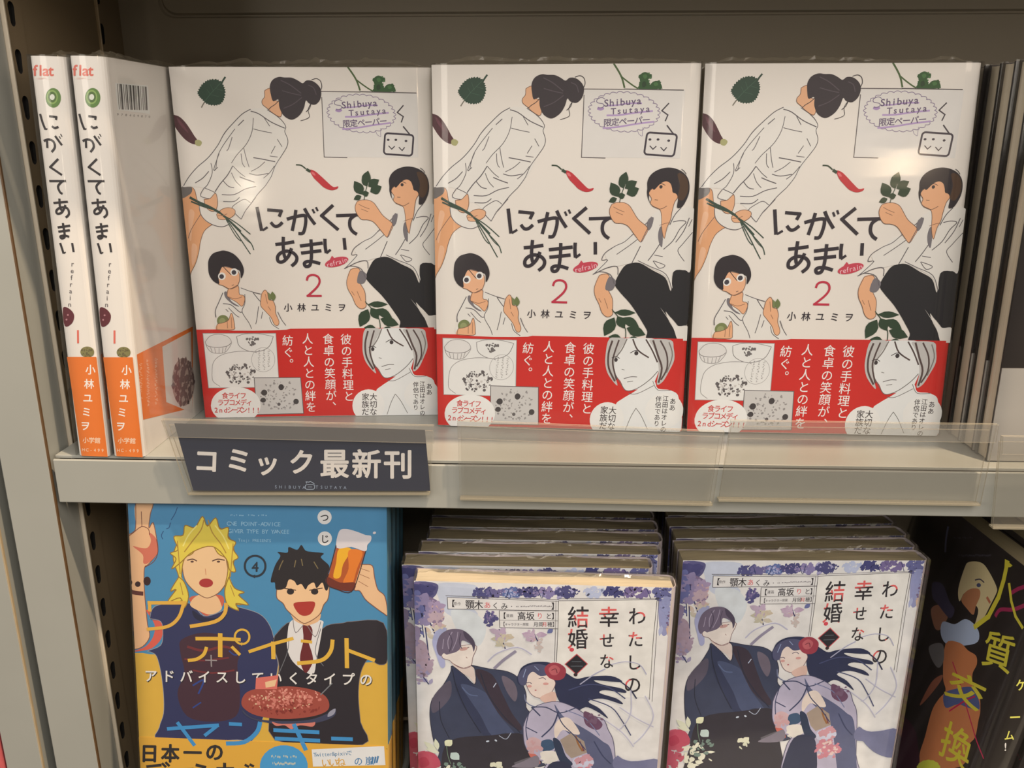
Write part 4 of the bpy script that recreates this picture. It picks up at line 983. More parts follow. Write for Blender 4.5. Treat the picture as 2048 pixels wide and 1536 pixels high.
p 204 211 241 8263 10421 9001 10208 9320 10656 9032 10945 8283 10975
p 120 127 170 10420 10245 11254 10489 12735 10339 12779 10983 10538 11072
s 60 70 109 48 5809 7623 5679 8520 5770 9328
s 60 70 109 56 7277 7569 7593 8269 8209 8964 8837 9848
s 120 131 177 48 7711 7376 8756 7869 9538 8914
s 60 70 109 66 9259 9286 9746 10179 10220 10713
b 206 158 177 8867 10582 448 -17 15 369 18 179
b 206 169 181 6077 9772 373 -14 8 366 14 164
b 120 95 127 9196 7853 440 -16 16 356 14 132
b 232 234 233 6917 10473 449 -17 9 314 12 165
p 44 53 87 6787 11219 7521 10634 8215 11163 8395 14001 6556 14078
b 206 137 159 8913 11696 677 -27 31 752 44 196
b 228 206 210 8913 11696 527 -21 23 563 20 121
p 120 127 170 10490 10151 11259 10581 12735 10339 12855 12101 11791 11956 10837 11060
b 232 238 226 1646 11985 913 -36 -6 758 24 228
b 196 89 118 275 12040 686 -27 -15 854 30 259
b 120 148 145 1803 11416 682 -27 -4 563 20 137
b 226 234 217 4223 11227 377 -15 3 280 8 166
b 206 101 132 524 10814 605 -24 -8 465 24 227
p 196 85 114 -76 10560 457 10263 981 10519 1122 11256 -93 11397
p 184 64 96 -6 10835 376 10635 595 11090 136 11341
f 226 236 221 331 984 10242 318 9627
f 226 236 221 271 1061 10147 920 9421
f 232 242 215 450 1439 9858 1817 9478
f 226 236 221 256 1134 10329 385 10082
f 196 221 226 527 1736 10305 2185 10750
s 110 137 125 41 1514 9855 1584 10496 1730 11046
f 232 238 221 377 4071 11094 3843 10870
f 232 238 221 377 4146 11091 4445 10801
p 130 127 147 4976 11105 5572 10710 6314 10312 6331 11051
'''
ART['host'] = '''
p 224 211 166 5868 2414 5994 2015 6609 1614 7170 1457 7704 1575 8290 1811 8729 2071 8795 2344 8682 3150 8530 4046 8129 4796 7963 3873 7260 3772 6538 3669 6376 4323 6022 3984 5882 3401
p 191 131 94 6538 3669 6933 3156 7510 2861 7742 3149 7696 3825 7729 4348 7062 4336 6482 4201
s 66 62 86 70 6964 2594 7312 2335 7701 2318
e 77 86 126 7371 2675 158 -95 52 98
p 163 116 94 4308 6198 4727 5582 5370 5408 5868 5661 5785 6172 5566 6779 5063 6881
s 191 116 86 167 8240 2896 8620 3031
p 185 206 243 5605 6176 6595 5697 7222 4951 7944 4754 8616 4960 8575 5640 6770 6998 5840 6943
p 66 64 94 3681 4710 4579 4290 5589 4814 6212 4986 6046 5659 4704 5539 4090 5455
s 92 95 126 165 3416 1048 3582 1779 3892 2518
x 77 76 91 4944 1003 727 -384 46 85 1
x 77 76 91 6265 1429 1177 -653 49 92 1
s 163 38 91 204 10461 925 10080 1306 9746 1763
s 163 38 91 203 10888 1762 10285 2396 9466 2916 9293 3446
p 207 133 88 6428 7116 7449 6355 8275 6296 8949 6158 9223 6522 9163 7183 9543 7745 10159 7836 10591 8505 10687 8990 10879 9962 10638 10738 10690 12086 8007 14479 7417 14123 7347 12935 7177 11229 7380 10223 7669 9403 7108 8875
p 81 97 153 7631 9669 8382 8742 9367 7879 9945 7889 10493 8471 9704 8984 8902 9387 8122 10237
p 163 102 80 6079 11358 6380 9779 6996 8839 7049 9277 6533 10758 6130 11629
p 120 121 126 5192 8149 6159 7301 6712 7978 6545 8693 5763 8656
p 66 31 51 5047 13572 6293 13188 7046 13815 7613 14832 5811 16439
s 194 26 86 86 7434 7638 8452 8225 9296 8846 10339 9557 11094 10064 11937 10466
s 194 26 86 85 8463 10203 9023 9291 9393 8713 9893 8098
c 217 228 86 8441 14217 875 -783 228 414 0 14
e 217 228 86 8441 14217 814 -729 217 393
l 223 216 69 278 8805 427 8979 1403 9048 2397 8837 3741 8150 4836
l 223 216 69 180 9443 1384 9980 2078 10602 2600 11270 2821
q 223 216 69 8553 365 9222 394 9095 568 8709 738
t 223 216 69 2 10330 4920 2256 -925 433 2101 0 0 質
t 223 216 69 3 9067 8292 3056 -1067 -97 1946 0 0 交
t 223 216 69 2 9820 11413 2534 -853 268 2394 0 0 換
'''
ART['hostspine'] = '''
t 243 243 117 3 320 5605 637 -102 244 749 309 950 ゲ
t 243 243 117 3 644 7573 645 -104 249 769 316 975 ー
t 243 243 117 3 713 8704 563 -91 217 676 318 990 ム
t 243 243 243 3 736 9416 566 -92 218 682 320 999 !
'''

_glyphs = {}
def glyph(ch, bold):
    k = (ch, bold)
    if k in _glyphs: return _glyphs[k]
    c = bpy.data.curves.new('glyph', 'FONT'); c.body = ch; c.size = 1; c.resolution_u = 3
    c.dimensions = '2D'; c.fill_mode = 'FRONT'; c.offset = 0.0
    o = bpy.data.objects.new('glyph', c); COL.objects.link(o)
    bpy.context.view_layer.update()
    me = o.to_mesh()
    vs = [(v.co.x, v.co.y) for v in me.vertices]
    tris = [[vs[i] for i in p.vertices] for p in me.polygons]
    o.to_mesh_clear()
    bpy.data.objects.remove(o); bpy.data.curves.remove(c)
    if ord(ch) < 0x2000 and tris:          # latin glyphs: centre on the em square
        xs = [p[0] for t in tris for p in t]
        dx = 0.5 - (min(xs) + max(xs)) / 2
        tris = [[(p[0] + dx, p[1]) for p in t] for t in tris]
    if bold:
        r_ = 0.0055 * bold; n_ = 4 if bold < 3 else 8
        tris = [[(p[0] + r_ * math.cos(math.tau * j / n_), p[1] + r_ * math.sin(math.tau * j / n_)) for p in t] for j in range(n_) for t in tris]
    tris = (tris, len(tris) // ((4 if bold < 3 else 8) if bold else 1))
    _glyphs[k] = tris
    return tris

def catmull(pts, closed, n=4):
    if len(pts) < 3: return pts
    out = []
    N = len(pts)
    rng = range(N) if closed else range(N - 1)
    for i in rng:
        p1, p2 = pts[i], pts[(i + 1) % N]
        p0 = pts[(i - 1) % N] if (closed or i > 0) else p1
        p3 = pts[(i + 2) % N] if (closed or i + 2 < N) else p2
        for k in range(n):
            t = k / n
            out.append(tuple(0.5 * (2 * p1[j] + (p2[j] - p0[j]) * t + (2 * p0[j] - 5 * p1[j] + 4 * p2[j] - p3[j]) * t * t
                                    + (3 * p1[j] - p0[j] - 3 * p2[j] + p3[j]) * t ** 3) for j in (0, 1)))
    if not closed: out.append(pts[-1])
    return out

def clip(poly, R):
    x0, y0, x1, y1 = R
    xs = [p[0] for p in poly]; ys = [p[1] for p in poly]
    if min(xs) >= x0 and max(xs) <= x1 and min(ys) >= y0 and max(ys) <= y1: return poly
    if max(xs) <= x0 or min(xs) >= x1 or max(ys) <= y0 or min(ys) >= y1: return []
    for ax, lim, sg in ((0, x0, 1), (0, x1, -1), (1, y0, 1), (1, y1, -1)):
        out = []
        for i in range(len(poly)):
            a, b = poly[i - 1], poly[i]
            da, db = (a[ax] - lim) * sg, (b[ax] - lim) * sg
            if (da >= 0) != (db >= 0):
                t = da / (da - db)
                out.append((a[0] + (b[0] - a[0]) * t, a[1] + (b[1] - a[1]) * t))
            if db >= 0: out.append(b)
        poly = out
        if not poly: return []
    return poly

def ribbon(pts, w):
    """list of quads along a polyline, mitred, with small end caps"""
    n = len(pts); L = []; Rr = []
    for i in range(n):
        a = pts[max(0, i - 1)]; b = pts[min(n - 1, i + 1)]
        dx, dy = b[0] - a[0], b[1] - a[1]; l = math.hypot(dx, dy) or 1
        nx, ny = -dy / l * w / 2, dx / l * w / 2
        if 0 < i < n - 1:
            ux, uy = pts[i][0] - a[0], pts[i][1] - a[1]; ul = math.hypot(ux, uy) or 1
            c = abs((-uy / ul) * nx + (ux / ul) * ny) / (w / 2)
            f = 1 / max(0.55, c)
            nx *= f; ny *= f
        L.append((pts[i][0] + nx, pts[i][1] + ny)); Rr.append((pts[i][0] - nx, pts[i][1] - ny))
    q = [[L[i], L[i + 1], Rr[i + 1], Rr[i]] for i in range(n - 1)]
    return q

def parse(name, R):
    """-> [(colour, [polygons])] bottom to top"""
    rnd = random.Random(3)
    layers = []
    for ln in ART[name].strip().split('\n'):
        t = ln.split(' ')
        k = t[0]
        col = (s2l(int(t[1])), s2l(int(t[2])), s2l(int(t[3])), 1)
        t = t[:1] + t[3:]
        P = []
        if k in 'pq':
            v = [int(z) for z in t[2:]]
            pts = [(v[i], v[i + 1]) for i in range(0, len(v), 2)]
            P = [catmull(pts, True) if k == 'p' else pts]
        elif k in 'sl':
            v = [int(z) for z in t[2:]]; w = v[0]; v = v[1:]
            pts = [(v[i], v[i + 1]) for i in range(0, len(v), 2)]
            if k == 's': P = ribbon(catmull(pts, False), w)
            else:
                P = []
                for a, b in zip(pts, pts[1:]):
                    l = math.hypot(b[0] - a[0], b[1] - a[1]) or 1
                    ex, ey = (b[0] - a[0]) / l * w * .35, (b[1] - a[1]) / l * w * .35
                    P += ribbon([(a[0] - ex, a[1] - ey), (b[0] + ex, b[1] + ey)], w)
        elif k == 'f':
            w, x0, y0, x1, y1 = [int(z) for z in t[2:7]]
            dx, dy = x1 - x0, y1 - y0; l = math.hypot(dx, dy) or 1
            nx, ny = -dy / l, dx / l
            prof = [(0, 0), (.12, .2), (.3, .45), (.5, .5), (.7, .38), (.88, .16), (1, 0)]
            up_ = [(x0 + dx * a + nx * w * h, y0 + dy * a + ny * w * h) for a, h in prof]
            dn = [(x0 + dx * a - nx * w * h, y0 + dy * a - ny * w * h) for a, h in prof[1:-1]]
            P = [up_ + dn[::-1]]
        elif k in 'ecrbx':
            v = [int(z) for z in t[2:]]
            cx, cy, ux, uy, vx, vy = v[:6]; ex = v[6:]
            E_ = lambda a, b: (cx + ux * a + vx * b, cy + uy * a + vy * b)
            if k == 'e': P = [[E_(math.cos(a * math.tau / 28), math.sin(a * math.tau / 28)) for a in range(28)]]
            elif k == 'c':
                w, n = ex; m_ = max(n * 6, 40); pts = []
                for i in range(m_):
                    a = i * math.tau / m_
                    f = 1 + (0.07 * abs(math.sin(a * n / 2)) - 0.05 if n else 0)
                    pts.append(E_(math.cos(a) * f, math.sin(a) * f))
                if w: P = ribbon(pts + pts[:1], w)
                else: P = [pts]
            elif k == 'r':
                w, rad = ex; rad /= 100.0; su = math.hypot(ux, uy); sv = math.hypot(vx, vy); mn = min(su, sv)
                ru, rv = rad * mn / su, rad * mn / sv; pts = []
                for qx, qy, a0 in ((1, -1, -90), (1, 1, 0), (-1, 1, 90), (-1, -1, 180)):
                    for s_ in range(5 if rad < .9 else 9):
                        a = math.radians(a0 + s_ * 90 / (4 if rad < .9 else 8))
                        pts.append(E_(qx * (1 - ru) + ru * math.cos(a), qy * (1 - rv) + rv * math.sin(a)))
                P = ribbon(pts + pts[:1], w)
            elif k == 'b':
                n, s_ = ex
                for i in range(n):
                    a = rnd.random() * math.tau; d = math.sqrt(rnd.random())
                    px, py = E_(math.cos(a) * d, math.sin(a) * d)
                    q = []
                    rr = s_ * rnd.uniform(.5, 1.2); ph = rnd.random() * 6; asp = rnd.uniform(.35, 1)
                    for j in range(7):
                        b_ = j * math.tau / 7; rj = rr * rnd.uniform(.7, 1.15)
                        x_, y_ = math.cos(b_) * rj, math.sin(b_) * rj * asp
                        q.append((px + x_ * math.cos(ph) - y_ * math.sin(ph), py + x_ * math.sin(ph) + y_ * math.cos(ph)))
                    P.append(q)
            elif k == 'x':      # writing too small to read in the photograph: short print marks
                n = ex[0]
                if n == 1:
                    a = -1.0
                    while a < 1:
                        d = rnd.uniform(.05, .10)
                        if rnd.random() < .8:
                            y_ = rnd.uniform(-.5, .2)
                            P.append([E_(a, y_ - .4), E_(a + d * .6, y_ - .4), E_(a + d * .6, y_ + .5), E_(a, y_ + .5)])
                        a += d
                else:
                    for j in range(n):
                        y0_ = -1 + 2 * j / n
                        for s_ in range(3):
                            a = rnd.uniform(-1, .2); d = rnd.uniform(.5, 1.1); y_ = y0_ + s_ * .5 / n
                            P.append([E_(a, y_), E_(min(1, a + d), y_), E_(min(1, a + d), y_ + .25 / n), E_(a, y_ + .25 / n)])
        elif k == 'k':
            n = int(t[2]); v = [int(z) for z in t[3:]]
            c4 = [(v[i], v[i + 1]) for i in range(0, 8, 2)]
            mixp = lambda a, b, f: (a[0] + (b[0] - a[0]) * f, a[1] + (b[1] - a[1]) * f)
            x = 0.0
            while x < 1:
                w = rnd.choice((.5, .5, 1, 1.5)) / n
                P.append([mixp(c4[0], c4[1], x), mixp(c4[0], c4[1], min(1, x + w)), mixp(c4[3], c4[2], min(1, x + w)), mixp(c4[3], c4[2], x)])
                x += w + rnd.choice((.4, .5, 1)) / n
        elif k in 'td':
            bold = int(t[2]); v = [int(z) for z in t[3:11]]; txt = ' '.join(t[11:])
            cx, cy, ux, uy, vx, vy, px, py = v
            n = len(txt); red = []
            for i, ch in enumerate(txt):
                if ch == ' ': continue
                ox, oy = cx + px * (i - (n - 1) / 2), cy + py * (i - (n - 1) / 2)
                if ch in '、。' and abs(py) > abs(px): ox, oy = ox + ux * .58, oy - vy * .55   # vertical writing
                tris, per = glyph(ch, bold)
                for ti, tri in enumerate(tris):
                    q = [(ox + ux * (x - .5) - vx * (y - .38), oy + uy * (x - .5) - vy * (y - .38)) for x, y in tri]
                    if k == 'd':
                        gx = sum(p[0] for p in tri) / len(tri); gy = sum(p[1] for p in tri) / len(tri)
                        if math.sin(gx * 5.3 + ord(ch)) + math.cos(gy * 6.1 + ord(ch) * 1.7) > .55:
                            red.append((ti // per, q)); continue
                    P.append((ti // per, q))
            if red:
                red = [z for z in ((j, clip(q, R)) for j, q in red) if len(z[1]) > 2]
                layers.append(((s2l(226), s2l(104), s2l(108), 1), red))
        if k not in 'td': P = list(enumerate(P))
        P = [z for z in ((j, clip(q, R)) for j, q in P) if len(z[1]) > 2]
        if P: layers.append((col, P))
    return layers

def artwork(name, x0, y0, x1, y1, mat, flip_h):
    """flat printed mesh in XZ: u -> +x, v (down) -> -z, measured from the top-left corner; y0..y1 in mm"""
    R = (x0 * 100, y0 * 100, x1 * 100, y1 * 100)
    vs, fs, cols = [], [], []
    step = 0.0000016
    off = 0.00003
    for col, P in parse(name, R):
        for j, poly in P:
            n = len(vs)
            dz = off + (j % 12) * 0.00000012
            ar = sum(poly[i - 1][0] * poly[i][1] - poly[i][0] * poly[i - 1][1] for i in range(len(poly)))
            if abs(ar) < 2: continue
            if ar > 0: poly = poly[::-1]        # face towards -y
            vs += [(p[0] * 1e-5, -dz, flip_h - p[1] * 1e-5) for p in poly]
            fs.append(tuple(range(n, n + len(poly)))); cols.append(col)
        off += step
    me = mesh(name, vs, fs, mat)
    ca = me.color_attributes.new('Col', 'FLOAT_COLOR', 'CORNER')
    buf = []
    for p, c in zip(me.polygons, cols): buf += list(c) * p.loop_total
    ca.data.foreach_set('color', buf)
    return me

# ------------------------------------------------------------ books
BH = 0.182
def jacket(w, t, h, z0=0.0, th=0.00035, grow=0.0, r=0.0022, mat=None, name='cover'):
    """paper jacket wrapped round front (y=0), rounded spine (x=w) and back (y=t)"""
    g = grow
    prof = [(0.0, -g)]
    for cx, cy, a0 in ((w - r, r, -90), (w - r, t - r, 0)):
        for i in range(5):
            a = math.radians(a0 + i * 22.5)
            prof.append((cx + (r + g) * math.cos(a), cy + (r + g) * math.sin(a)))
    prof.append((0.0, t + g))
    inner = [(0.0, th - g)]
    for cx, cy, a0 in ((w - r, r, -90), (w - r, t - r, 0)):
        for i in range(5):
            a = math.radians(a0 + i * 22.5); rr = r + g - th
            inner.append((cx + rr * math.cos(a), cy + rr * math.sin(a)))
    inner.append((0.0, t + g - th))
    n = len(prof); vs = []
    for z in (z0, h):
        vs += [(x, y, z) for x, y in prof]; vs += [(x, y, z) for x, y in inner]
    fs = []
    N2 = 2 * n
    for i in range(n - 1):
        fs.append((i, i + 1, N2 + i + 1, N2 + i))
        fs.append((n + i + 1, n + i, N2 + n + i, N2 + n + i + 1))
        fs.append((N2 + i, N2 + i + 1, N2 + n + i + 1, N2 + n + i))
        fs.append((i + 1, i, n + i, n + i + 1))
    fs.append((0, N2, N2 + n, n)); fs.append((n - 1, 2 * n - 1, N2 + 2 * n - 1, N2 + n - 1))
    return mesh(name, vs, fs, mat)

def page_block(w, t, h, mat, wav=0.0004):
    """paper block with a gently wavy top"""
    vs, fs = [], []
    nx, ny = 14, 4
    x0, x1, y0, y1, z0, z1 = 0.0006, w - 0.0016, 0.0005, t - 0.0005, 0.0006, h - 0.0005
    for k in range(2):
        for j in range(ny + 1):
            for i in range(nx + 1):
                x = x0 + (x1 - x0) * i / nx; y = y0 + (y1 - y0) * j / ny
                z = z1 - wav * (0.5 + 0.5 * math.sin(x * 90 + j)) if k else z0
                if j in (0, ny): y += (0.0004 if j == 0 else -0.0004) * 0
                vs.append((x, y, z))
    n1 = (nx + 1) * (ny + 1)
    for j in range(ny):
        for i in range(nx):
            a = j * (nx + 1) + i
            fs.append((a, a + nx + 1, a + nx + 2, a + 1)); b_ = a + n1
            fs.append((b_, b_ + 1, b_ + nx + 2, b_ + nx + 1))
    for i in range(nx):
        fs.append((i, i + 1, n1 + i + 1, n1 + i)); a = ny * (nx + 1) + i
        fs.append((a + 1, a, n1 + a, n1 + a + 1))
    for j in range(ny):
        a = j * (nx + 1); fs.append((a + nx + 1, a, n1 + a, n1 + a + nx + 1))
        a = a + nx; fs.append((a, a + nx + 1, n1 + a + nx + 1, n1 + a))
    return mesh('page_block', vs, fs, mat)

def film(w, t, h, seed, gap=0.0005):
    """shrink film bag round the book: waved front sheet, spine side, fore-edge side, back, top"""
    rnd = random.Random(seed)
    ph = [rnd.uniform(0, 6) for _ in range(6)]
    vs, fs = [], []
    loop = []
    nx, ns = 12, 2
    for i in range(nx + 1): loop.append((-gap + (w + 2 * gap) * i / nx, -gap, 0))
    for i in range(1, ns + 1): loop.append((w + gap, -gap + (t + 2 * gap) * i / ns, 1))
    for i in range(1, nx + 1): loop.append((w + gap - (w + 2 * gap) * i / nx, t + gap, 2))
    for i in range(1, ns): loop.append((-gap, t + gap - (t + 2 * gap) * i / ns, 3))
    L = len(loop); nz = 18
    for k in range(nz + 1):
        z = 0.0002 + (h + 0.0004) * k / nz
        for x, y, s_ in loop:
            d = 0.00014 * (math.sin(x * 61 + z * 23 + ph[0]) + math.sin(z * 70 + x * 17 + ph[1]) * .6)
            if s_ == 0: y = y - 0.0003 + d
            elif s_ == 1: x = x + 0.0002 + d * .6
            vs.append((x, y, z))
    for k in range(nz):
        for i in range(L):
            a = k * L + i; b_ = k * L + (i + 1) % L
            fs.append((a, b_, b_ + L, a + L))
    return mesh('plastic_wrap', vs, fs, M['film'], smooth=True)

def flap(w, t, h, seed, height=0.005):
    """crimped, crinkled seal of the film standing up along the top edge"""
    rnd = random.Random(seed + 50)
    n = 46; vs, fs = [], []
    base = [rnd.uniform(0.3, 1) for _ in range(12)]
    for i in range(n + 1):
        f = i / n
        e = min(1, f * 9, (1 - f) * 9)
        b0 = base[int(f * 10.99)]; b1 = base[min(11, int(f * 10.99) + 1)]; q = f * 10.99 - int(f * 10.99)
        hh = height * (b0 + (b1 - b0) * q) * e * rnd.uniform(.75, 1.1) + 0.0004
        x = -0.0004 + (w + 0.0008) * f
        ya = rnd.uniform(-.0012, .0012)
        vs += [(x, -0.0007, h + 0.0003 + rnd.uniform(0, .0004)), (x, t * .45 + ya * .5, h + hh * .6),
               (x + rnd.uniform(-.0008, .0008), t * .5 + ya, h + hh), (x, t * .7 + ya, h + hh * .45), (x, t + 0.0004, h + 0.0003)]
    for i in range(n):
        for j in range(4):
            a = i * 5 + j
            fs.append((a, a + 1, a + 6, a + 5))
    return mesh('sealed_flap', vs, fs, M['flap'], smooth=False)

def pose(o, a, b, h=BH):
    """matrix of a book whose front cover's top-left corner is o, width axis a, height axis b"""
    a = Vector(a).normalized(); b = Vector(b); b = (b - a * b.dot(a)).normalized()
    y = b.cross(a)
    o = Vector(o) - b * h
    return Matrix(((a.x, y.x, b.x, o.x), (a.y, y.y, b.y, o.y), (a.z, y.z, b.z, o.z), (0, 0, 0, 1)))

def axes(yaw, tilt, roll):
    ux = Vector((math.cos(yaw), math.sin(yaw), 0)); n = Vector((-math.sin(yaw), math.cos(yaw), 0))
    uz = Vector((0, 0, 1)) * math.cos(tilt) + n * math.sin(tilt)
    return ux * math.cos(roll) + uz * math.sin(roll), uz * math.cos(roll) - ux * math.sin(roll)

def rest_on(root, z):
    """lift or lower a book so that its lowest corner stands on z"""
    bpy.context.view_layer.update()
    lo = min((ch.matrix_world @ v.co).z for ch in root.children if ch.name.startswith(('cover', 'page_block')) for v in ch.data.vertices)
    root.location.z += z + 0.0001 - lo

def copy_tree(o, parent=None):
    c = o.copy(); COL.objects.link(c)
    if parent: c.parent = parent
    for ch in list(o.children): copy_tree(ch, c)
    return c

# ------------------------------------------------------------ the room behind and below (never seen from the front)
def struct(name, me):
    o = obj(name, me); o['kind'] = 'structure'; return o
struct('floor', mesh('floor', *box(-3, 3, -3.5, 0.6, -1.32, -1.30), M['floor']))
struct('wall_back', mesh('wall_back', *box(-3, 3, 0.42, 0.5, -1.30, 1.6), M['wall']))

# ------------------------------------------------------------ shelving unit
XL, XR = -0.2315, 0.640
unit = thing('shelving_unit', 'grey painted metal bookstore shelving bay with slotted uprights', 'shelving')

def part(name, vf, mat, parent=None, mi=None):
    return obj(name, mesh(name, vf[0], vf[1], mat, mi), parent or unit)

# back panel with an embossed frame line: flat sheet, shallow groove, raised field
def back_panel():
    Y = 0.130
    zb, zt = -0.246, 0.60
    def rr(x0, x1, z0, z1, r, n=6):
        out = []
        for cx, cz, a0 in ((x1 - r, z1 - r, 0), (x0 + r, z1 - r, 90), (x0 + r, z0 + r, 180), (x1 - r, z0 + r, 270)):
            for i in range(n + 1):
                a = math.radians(a0 + 90 * i / n); out.append((cx + r * math.cos(a), cz + r * math.sin(a)))
        return out
    x0, x1 = XL, XR
    outer = rr(x0, x1, 0.0, zt, 0.0001)
    rings = [[(x, Y, z) for x, z in outer]]
    for ins, y in ((0.0, 0.0), (0.0008, 0.0012), (0.0016, 0.0012), (0.0026, -0.0006)):
        rings.append([(x, Y + y, z) for x, z in rr(x0 + 0.0225 + ins, x1 - 0.0225 - ins, 0.2125 + ins, zt - 0.03 - ins, 0.008)])
    vs = [p for r_ in rings for p in r_]; n = len(outer); fs = []
    for k in range(len(rings) - 1):
        for i in range(n):
            a = k * n + i; b_ = k * n + (i + 1) % n
            fs.append((a, b_, b_ + n, a + n))
    fs.append(tuple((len(rings) - 1) * n + i for i in range(n)))
    fs = [tuple(reversed(f)) for f in fs]
    box(x0, x1, Y + 0.003, Y + 0.006, zb, zt, 0, vs, fs)
    box(x0, x1, Y, Y + 0.003, zb, 0.0, 0, vs, fs)
    return vs, fs
part('back_panel', back_panel(), M['back'])

def slotted_strip(y0, y1, yc, zlist, x):
    """vertical strip facing +x with capsule slots cut through; walls of the slots run inwards"""
    vs, fs = [], []
    pitch = 0.020; n = 16
    hw, hh = 0.0024, 0.0053
    for zc in zlist:
        base = len(vs)
        cap = []
        for i in range(n):
            a = math.tau * i / n
            cy = hw * math.cos(a); cz = hw * math.sin(a)
            cz += (hh - hw) if cz >= 0 else -(hh - hw)
            cap.append((cy * (1.0 if cz > 0 else .8), cz))
        rect = []
        for cy, cz in cap:
            s_ = max(abs(cy) / 1.0, 1e-9)
            L_ = y0 - yc if cy < 0 else y1 - yc
            ty = abs(L_) / max(abs(cy), 1e-9); tz = (pitch / 2) / max(abs(cz), 1e-9)
            tt = min(ty, tz)
            rect.append((cy * tt, cz * tt))
        # snap the four diagonal-most samples to the cell corners
        for sy, sz in ((1, 1), (-1, 1), (-1, -1), (1, -1)):
            cy_ = (y1 - yc) if sy > 0 else (y0 - yc); cz_ = sz * pitch / 2
            k = min(range(n), key=lambda i: (rect[i][0] - cy_) ** 2 + (rect[i][1] - cz_) ** 2)
            rect[k] = (cy_, cz_)
        for q, dx in ((rect, 0), (cap, 0), (cap, -0.0015)):
            vs += [(x + dx, yc + cy, zc + cz) for cy, cz in q]
        for k in range(2):
            for i in range(n):
                a = base + k * n + i; b_ = base + k * n + (i + 1) % n
                fs.append((a, b_, b_ + n, a + n))
    return vs, fs

zs = [0.2026 - 0.0203 * 0 + 0.020 * k for k in range(-22, 19)]
def channel(y0, y1, yc, sign_label):
    vs, fs = slotted_strip(y0 + 0.001, y1, yc, [0.2020 + 0.020 * k for k in range(-24, 19)], XL)
    box(XL - 0.0035, XL - 0.0030, y0, y1, -0.29, 0.59, 0, vs, fs)
    mi = []
    for z_ in range(len(fs) - 6): mi.append(1 if (z_ // 16) % 2 else 0)  # slot walls coloured black for the shade inside
    mi += [0] * 6
    return part('slotted_channel', (vs, fs), [M['side'], M['dark']], None, mi)
ch1 = channel(0.0190, 0.0335, 0.0256, '')
obj('slot_shade_sheet', mesh('slot_shade_sheet', *box(XL - 0.0029, XL - 0.0017, 0.020, 0.033, -0.285, 0.585), M['dark']), ch1)  # black sheet painting the shade behind the slots
obj('front_lip', mesh('front_lip', *box(XL - 0.001, XL + 0.0013, 0.0180, 0.0193, -0.285, 0.585, 0.0003), M['lip']), ch1)
ch2 = channel(0.1040, 0.1155, 0.1068, '')
obj('slot_shade_sheet', mesh('slot_shade_sheet', *box(XL - 0.0029, XL - 0.0017, 0.105, 0.115, -0.285, 0.585), M['dark']), ch2)  # black sheet painting shade behind the rear slots
obj('front_lip', mesh('front_lip', *box(XL - 0.001, XL + 0.0010, 0.1028, 0.1042, -0.285, 0.585, 0.0003), M['edge']), ch2)
part('side_panel', box(XL - 0.003, XL - 0.0004, 0.0335, 0.1028, -0.29, 0.59), M['side'])
part('side_panel', box(XL - 0.003, XL - 0.0002, 0.1155, 0.130, -0.29, 0.59), M['side'])

def post(x0, x1, gold_right=True):
    p = part('upright_post', box(x0, x1, -0.0012, 0.0180, -1.2995, 0.60, 0.0007), M['metal'])
    obj('edge_strip', mesh('edge_strip', *box(x1 - 0.0004, x1 + 0.0003, -0.0010, 0.0002, -1.28, 0.58), M['brown'] if gold_right else M['edge']), p)
    return p
post(-0.2560, XL - 0.0003)
post(-0.2838, -0.2632, False)
post(XR, XR + 0.0245)
part('gap_shade_sheet', box(-0.2632, -0.2560, 0.060, 0.064, -1.2995, 0.60), M['dark'])  # added black sheet, paints the shade between the posts
part('side_panel', box(XR + 0.0004, XR + 0.003, 0.018, 0.130, -0.29, 0.59), M['side'])
part('side_panel', box(-0.2625, -0.2600, 0.018, 0.130, -0.29, 0.59), M['side'])

# shelf: board, folded front lip, and a black strip painting the shade in their gap
def shelf(z, y_front, x0, x1, y_back=0.129, lip=0.0236):
    s_ = part('shelf', box(x0, x1, y_front + 0.0026, y_back, z - 0.0016, z, 0.0002), M['metal'])
    obj('front_lip', mesh('front_lip', *box(x0 + 0.0006, x1 - 0.0006, y_front - 0.0012, y_front + 0.0004, z - lip, z - 0.0009, 0.0005), M['metal']), s_)
    obj('gap_shade_strip', mesh('gap_shade_strip', *box(x0 + 0.001, x1 - 0.001, y_front + 0.0004, y_front + 0.0020, z - lip + 0.001, z - 0.0022), M['dark']), s_)  # black strip reads as the shaded line behind the lip
    return s_
shelf(0.0, 0.0, XL + 0.0012, XR - 0.001)
shelf(0.272, -0.030, XL + 0.0012, XR - 0.001)
shelf(-0.2475, -0.075, XL + 0.0012, XR - 0.001)
part('shelf_riser', box(-0.205, -0.0690, -0.040, 0.072, -0.2475, -0.2050, 0.001), M['metal'])

# ------------------------------------------------------------ white comics (title in brush lettering), face out
W1 = 0.1290
BAND = 132.3
def build_white(name, label, mt, t=0.0135, seed=1):
    root = thing(name, label, 'comic book', mt, 'white comics facing out on the upper shelf')
    obj('page_block', page_block(W1, t, BH, M['pages']), root)
    obj('cover', jacket(W1, t, BH, mat=M['white']), root)
    obj('cover_artwork', artwork('niga', 0, 0, 129, BAND + 1, M['ink'], BH), root)
    bd = obj('paper_band', jacket(W1, t, BH - BAND / 1000, z0=0.0003, th=0.0002, grow=0.0003, mat=M['red'], name='paper_band'), root)
    obj('band_artwork', artwork('nigaband', 0, BAND, 129, 182, M['ink'], BH), bd, loc=(0, -0.0003, 0))
    wr = obj('plastic_wrap', film(W1, t, BH, seed), root)
    obj('sealed_flap', flap(W1, t, BH, seed), wr)
    return root

